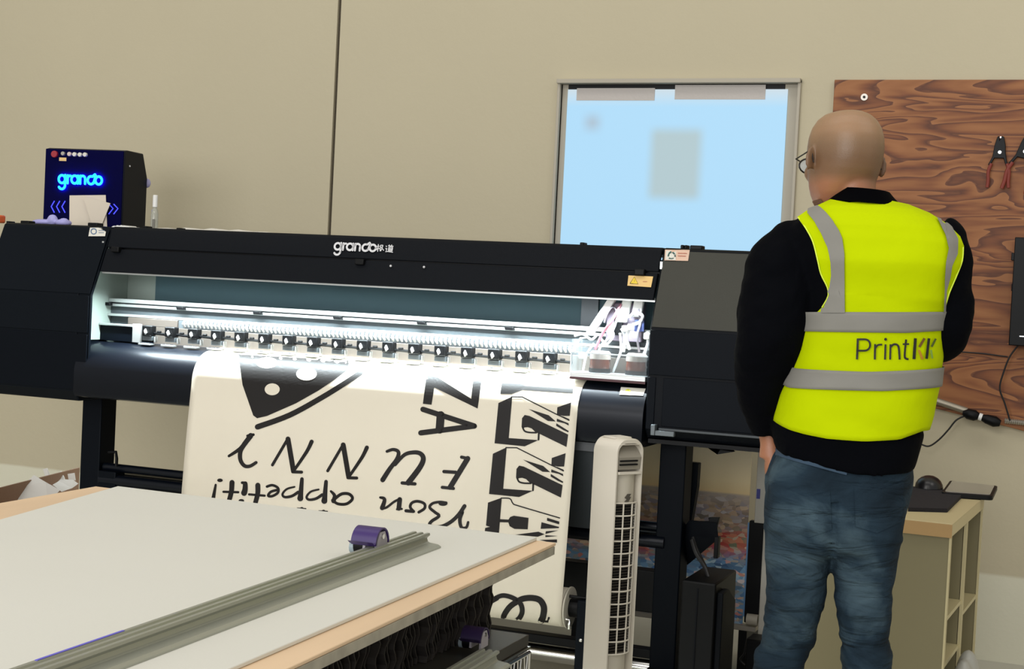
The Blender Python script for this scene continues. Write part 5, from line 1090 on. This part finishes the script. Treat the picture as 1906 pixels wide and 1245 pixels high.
# glasses
gl_ = MB()
for sx in (-1, 1):
    ring = [Mh@Vector((sx*.034+.025*math.cos(t), .112, -.118+.018*math.sin(t))) for t in [2*math.pi*k/20 for k in range(21)]]
    gl_.tube(ring, .0020, 8, cap=False)
    gl_.tube([Mh@Vector(p) for p in ((sx*.059, .112, -.108), (sx*.074, .100, -.106), (sx*.083, .04, -.102), (sx*.0865, .004, -.098), (sx*.088, -.012, -.108), (sx*.086, -.018, -.128))], .0017, 8)
gl_.tube([Mh@Vector((-.009, .112, -.114)), Mh@Vector((0, .116, -.112)), Mh@Vector((.009, .112, -.114))], .0016, 8)
go = gl_.build('glasses', mat('glasses_dark', '1c1613', .3), man)
ln = MB()
for sx in (-1, 1): ln.add([Mh@Vector((sx*.034+.0245*math.cos(t), .112, -.118+.0175*math.sin(t))) for t in [2*math.pi*k/20 for k in range(20)]]+[Mh@Vector((sx*.034+.0245*math.cos(t), .1135, -.118+.0175*math.sin(t))) for t in [2*math.pi*k/20 for k in range(20)]], [tuple(range(20)), tuple(range(39, 19, -1))]+[(i, i+20, (i+1) % 20+20, (i+1) % 20) for i in range(20)])
ln.build('lens', clear_mat('lens_glass', 'e8eef2', .03, .45), go, smooth=0)
# --- vest
ZL = lambda u, v: PL(u, v)[1]
hem = [(1438, 768), (1460, 780), (1500, 795), (1525, 801), (1565, 808), (1630, 812.5), (1691, 811), (1727, 798)]
arm_v = [(1480, 588), (1520, 584), (1700, 580), (1760, 578)]
def band(lo, hi, off, name, m, parent, rows=10, thick=.0025, n=96, frm=0, to=None, close=True):
    mb = MB(); rings = []
    js = range(n) 
    for i in range(rows+1):
        r = []
        for j in js:
            t = 2*math.pi*j/n; x0 = torso_pt(t, ZL(1610, 690)).x; a_, b_ = curve_z(lo, x0), curve_z(hi, x0); z = a_+(b_-a_)*i/rows; r.append(torso_pt(t, z, off))
        rings.append(r)
    mb.loft(W3(rings), cap=False); o = mb.build(name, m, parent, smooth=60); s_ = o.modifiers.new('th', 'SOLIDIFY'); s_.thickness = thick; s_.offset = 1; return o
# carrier surface for the upper back and front
mb = MB(); rings = []
for i in range(91):
    z = TOR[0][0]+(ZL(1600, 640)-TOR[0][0])*i/90; rings.append([torso_pt(2*math.pi*j/96, z, .004) for j in range(96)])
mb.loft(W3(rings)); car = mb.build('carrier', MT['vest'], man); CB = bvh_of([car]); 
yoke = [(1546, 371), (1580, 377), (1620, 375), (1650, 372), (1690, 380), (1730, 396), (1765, 418), (1787, 440), (1794, 458), (1792, 485), (1782, 512), (1768, 545), (1760, 572), (1757, 600), (1480, 600), (1512, 590), (1530, 572), (1541, 552), (1540, 535), (1528, 510), (1522, 485), (1513, 450), (1500, 425), (1484, 404), (1500, 393), (1520, 383)]
def smooth_poly(pts, k=3): return pts
VT = band(hem, arm_v, .004, 'vest', MT['vest'], man, 26, .0015)
dk = decal([yoke], CB, .0005, 9)
# front half of the vest (seen only from the other side): the same outline laid on from the front
fm = MB(); 
for f_ in dk.f:
    vs = []
    for i in f_:
        p = Mi@dk.v[i]; h = CB.ray_cast(Mm@Vector((p.x*.97, 1.5, p.z)), (Mm.to_3x3()@Vector((0, -1, 0))), 3)
        vs.append(h[0] if h[0] else None)
    if all(vs) and not (abs((Mi@vs[0]).x-TOR[2][1]) < max(.012, ((Mi@vs[0]).z-ZL(1600, 520))*.55)): fm.add(vs, [(0, 2, 1)])
bk_ = dk.build('vest_back', MT['vest'], VT, smooth=60); ft_ = fm.build('vest_front', MT['vest'], VT, smooth=60) if fm.f else None
# over-shoulder strips joining back and front
bpy.data.objects.remove(car)
VB = bvh_of([VT, bk_])
def tape(poly, name='reflective_strip'): return decal([poly], VB, .004, 9).build(name, MT['reflect'], VT, smooth=60)
tape([(1499, 392.5), (1523, 384), (1538, 397), (1551, 413), (1562, 430), (1568, 444), (1572, 473), (1573, 582), (1529, 582), (1531, 566), (1537, 552), (1545, 535), (1548, 512), (1547, 488), (1541, 461), (1530, 436), (1518, 415)])
tape([(1742, 406), (1757, 412), (1770, 424), (1781, 446), (1780, 473), (1770, 495), (1767, 515), (1760, 540), (1758, 580), (1754, 580), (1756, 540), (1757, 515), (1759, 488), (1764, 462), (1758, 438), (1748, 418)])
b1 = band([(1480, 615), (1509, 615), (1676, 617), (1758, 613)], [(1480, 581), (1520, 580), (1747, 579.5), (1760, 577)], .008, 'reflective_band', MT['reflect'], VT, 6, .001)
b2 = band([(1462, 709), (1486, 718.5), (1645, 721.5), (1746, 717)], [(1460, 677), (1490, 683), (1615, 687), (1750, 682)], .008, 'reflective_band', MT['reflect'], VT, 6, .001)
piping = mat('vest_piping', 'dcf04a', .7)
pass
def edge_tube(uv, r=.0016):
    pts = []
    for u, v in uv:
        rr_ = ray(u, v).normalized(); h = VB.ray_cast(CAMP, rr_, 8)
        if h[0]: pts.append(h[0]-rr_*.002)
    if len(pts) > 1: mb = MB(); mb.tube(smooth_pts(pts, 4), r, 6); mb.build('piping', piping, VT)
edge_tube([(1486, 405), (1500, 425), (1513, 450), (1522, 485), (1528, 510), (1540, 535), (1541, 552), (1530, 572)]); edge_tube([(1793, 460), (1791, 485), (1781, 512), (1767, 545), (1759, 570)])
# lettering on the back
LG = (1560, 600, 9.53)
def LS(pts, w, cv=False): return ribbon2(sc(pts, *LG), w/9.53, cv, False)
blk = LS([(350, 285), (335, 655)], 38)+LS([(345, 300), (490, 300), (555, 345), (560, 430), (500, 490), (345, 495)], 34, True)
blk += LS([(655, 380), (650, 655)], 36)+LS([(655, 460), (700, 400), (778, 388)], 32, True)+LS([(837, 385), (830, 655)], 34)+[disc2((1560+838/9.53, 600+295/9.53), 2.7)]
blk += LS([(925, 385), (920, 655)], 34)+LS([(930, 430), (980, 388), (1045, 400), (1072, 470), (1085, 655)], 36, True)+LS([(1195, 300), (1172, 580), (1192, 635), (1238, 648)], 36, True)+LS([(1138, 385), (1248, 385)], 28)
blk += LS([(1356, 280), (1334, 648)], 52)+LS([(1592, 280), (1550, 642)], 46)
VB2 = bvh_of([VT, bk_, b1, b2])
lo = decal(blk, VB2, .0035, 6).build('printed_lettering', mat('lettering_black', '14140a', .6), VT, smooth=0)
decal(LS([(1515, 280), (1425, 440)], 44), VB2, .0035, 6).build('printed_lettering', mat('lettering_brown', '6a4a0c', .6), VT, smooth=0)
decal(LS([(1415, 490), (1480, 648)], 44), VB2, .0035, 6).build('printed_lettering', mat('lettering_ochre', 'b07f10', .6), VT, smooth=0)
decal(LS([(1710, 285), (1638, 435)], 36), VB2, .0035, 6).build('printed_lettering', mat('lettering_olive', '4a5a16', .6), VT, smooth=0)
decal(LS([(1625, 490), (1650, 635)], 34), VB2, .0035, 6).build('printed_lettering', mat('lettering_green', '7da03a', .6), VT, smooth=0)
# --- jeans
mb = MB()
hip = []
for v, u0, u1, cy_, hb_, hf_ in ((818, 1450, 1692, 0, .112, .11), (846, 1446, 1698, 0, .120, .12), (880, 1432, 1700, 0, .128, .125), (930, 1424, 1694, 0, .138, .12), (975, 1422, 1684, 0, .138, .115), (1010, 1424, 1674, 0, .125, .11), (1030, 1440, 1660, 0, .09, .09)):
    cx_, hx_, z_ = ext(u0, u1, v); hip.append(sring(cx_, cy_, z_, hx_, hb_, hf_, 48, 2.5))
mb.loft(W3(hip))
for legt in (((950, 1423, 1560, .10, .10, 0), (1000, 1422, 1553, .105, .10, 0), (1040, 1422, 1546, .10, .095, 0), (1090, 1424, 1539, .092, .088, 0), (1130, 1423, 1531, .086, .084, 0), (1170, 1417, 1522, .082, .080, .005), (1205, 1411, 1510, .078, .078, .008), (1245, 1403, 1500, .076, .076, .008), (1300, 1398, 1496, .076, .074, .0), (1380, 1394, 1490, .076, .068, -.01), (1470, 1396, 1482, .070, .062, -.02), (1560, 1394, 1480, .066, .064, -.02), (1590, 1392, 1484, .068, .068, -.02)),
             ((950, 1540, 1690, .10, .10, 0), (1000, 1545, 1677, .105, .10, 0), (1040, 1549, 1668, .10, .095, 0), (1090, 1552, 1662, .092, .088, 0), (1130, 1556, 1658, .086, .084, 0), (1170, 1560, 1656, .082, .080, .005), (1205, 1563, 1662, .078, .078, .008), (1245, 1567, 1665, .076, .076, .008), (1300, 1570, 1668, .076, .074, 0), (1380, 1573, 1668, .076, .068, -.01), (1470, 1574, 1660, .070, .062, -.02), (1560, 1572, 1658, .066, .064, -.02), (1590, 1570, 1660, .068, .068, -.02))):
    rr_ = []
    for v, u0, u1, hb_, hf_, cy_ in legt: cx_, hx_, z_ = ext(u0, u1, v); rr_.append(sring(cx_, cy_, z_, hx_, hb_, hf_, 32, 2.2))
    mb.loft(W3(rr_))
# pocket bulge over the hand
mb.sph((0, 0, 0), .032, .066, .078, 18, 12, Mm@Matrix.Translation((PL(1449, 889)[0], .047, PL(1449, 889)[1])))
jm = bpy.data.materials.new('washed_denim'); jm.use_nodes = True; nt = jm.node_tree; b = nt.nodes['Principled BSDF']; b.inputs['Roughness'].default_value = .9; b.inputs['Specular IOR Level'].default_value = .15
tc = nt.nodes.new('ShaderNodeTexCoord'); mp = nt.nodes.new('ShaderNodeMapping'); mp.inputs['Scale'].default_value = (3, 3, 5); nt.links.new(tc.outputs['Object'], mp.inputs[0])
n1 = nt.nodes.new('ShaderNodeTexNoise'); n1.inputs['Scale'].default_value = 1.6; n1.inputs['Detail'].default_value = 6; n1.inputs['Distortion'].default_value = .6; nt.links.new(mp.outputs[0], n1.inputs[0])
rp = ramp(nt, [(.30, '131e27'), (.5, '23333f'), (.70, '485b65')], n1.outputs[0]); nt.links.new(rp.outputs[0], b.inputs['Base Color'])
n2 = nt.nodes.new('ShaderNodeTexNoise'); n2.inputs['Scale'].default_value = 260; nt.links.new(tc.outputs['Object'], n2.inputs[0]); bp = nt.nodes.new('ShaderNodeBump'); bp.inputs['Strength'].default_value = .4; bp.inputs['Distance'].default_value = .002; nt.links.new(n2.outputs[0], bp.inputs['Height']); nt.links.new(bp.outputs[0], b.inputs['Normal'])
mp2 = nt.nodes.new('ShaderNodeMapping'); mp2.inputs['Scale'].default_value = (4, 4, 16); mp2.inputs['Rotation'].default_value = (0, .35, 0); nt.links.new(tc.outputs['Object'], mp2.inputs[0])
n3 = nt.nodes.new('ShaderNodeTexNoise'); n3.inputs['Scale'].default_value = 1.4; n3.inputs['Detail'].default_value = 3; n3.inputs['Distortion'].default_value = .8; nt.links.new(mp2.outputs[0], n3.inputs[0]); bq_ = nt.nodes.new('ShaderNodeBump'); bq_.inputs['Strength'].default_value = .9; bq_.inputs['Distance'].default_value = .03; nt.links.new(n3.outputs[0], bq_.inputs['Height']); nt.links.new(bq_.outputs[0], bp.inputs['Normal'])
jn = mb.build('jeans', jm, man); remesh(jn, .0065, 4)
zk = ZL(1500, 1190)
for v_ in jn.data.vertices:
    p = Mi@(WLD[jn.name]@v_.co); k = math.exp(-((p.z-zk)/.14)**2)
    w = (noise.noise(Vector((p.x*6+2, p.y*6, p.z*30+p.x*14)))*.011*k+noise.noise(Vector((p.x*12+5, p.y*9, p.z*60-p.x*22)))*.003*k+noise.noise(Vector((p.x*10, p.y*10, p.z*10+p.x*12)))*.010)
    w += -.012*math.exp(-((p.x-PL(1548, 1000)[0])/.012)**2)*(1 if PL(1548, 1030)[1] < p.z < PL(1548, 960)[1]+.05 and p.y < 0 else 0)
    w += .004*math.exp(-((p.z-ZL(1500, 955)+.25*abs(p.x-PL(1548, 1000)[0]))/.008)**2)*(1 if p.y < 0 else 0)
    v_.co += v_.normal*w
JB = bvh_of([jn])
st = mat('denim_seam', '33475a', .9)
for path in ():
    mb = MB(); pts = []
    for u, v in path:
        r_ = ray(u, v).normalized(); h = JB.ray_cast(CAMP, r_, 8)
        if h[0]: pts.append(h[0])
    if len(pts) > 1: mb.tube(smooth_pts(pts), .0022, 6); mb.build('seam', st, jn)
decal([[(1445, 835), (1480, 846), (1530, 860), (1578, 872), (1576, 884), (1528, 872), (1480, 858), (1445, 848)]], JB, .003, 10).build('waistband', st, jn, smooth=60)
decal([[(1455, 905), (1500, 925), (1545, 915), (1548, 985), (1505, 1000), (1450, 975)]], JB, .0015, 10).build('back_pocket', jm, jn, smooth=60)
decal([[(1590, 905), (1640, 910), (1682, 895), (1678, 970), (1632, 992), (1592, 980)]], JB, .0015, 10).build('back_pocket', jm, jn, smooth=60)
# shoes
for u3 in (1440, 1612):
    x_ = PL(u3, 1560)[0]; rings = []
    for y, w, h in ((-.095, .020, .05), (-.085, .034, .075), (-.05, .040, .085), (.0, .042, .08), (.06, .047, .062), (.11, .049, .052), (.155, .043, .042), (.185, .025, .030), (.192, .012, .02)):
        rings.append([Mm@Vector((x_+w*math.cos(t), y, .012+max(0, math.sin(t))*h)) for t in [2*math.pi*j/20 for j in range(20)]])
    mb = MB(); mb.loft(rings); sh = mb.build('shoe', mat('shoe_black', '17171a', .5), man)
    mb = MB(); mb.prism([(x_-.042, -.09), (x_+.042, -.09), (x_+.050, .10), (x_+.035, .18), (x_, .196), (x_-.035, .18), (x_-.050, .10)], 'z', .0, .018, Mm); mb.build('sole', MT['white'], sh, bevel=.003)
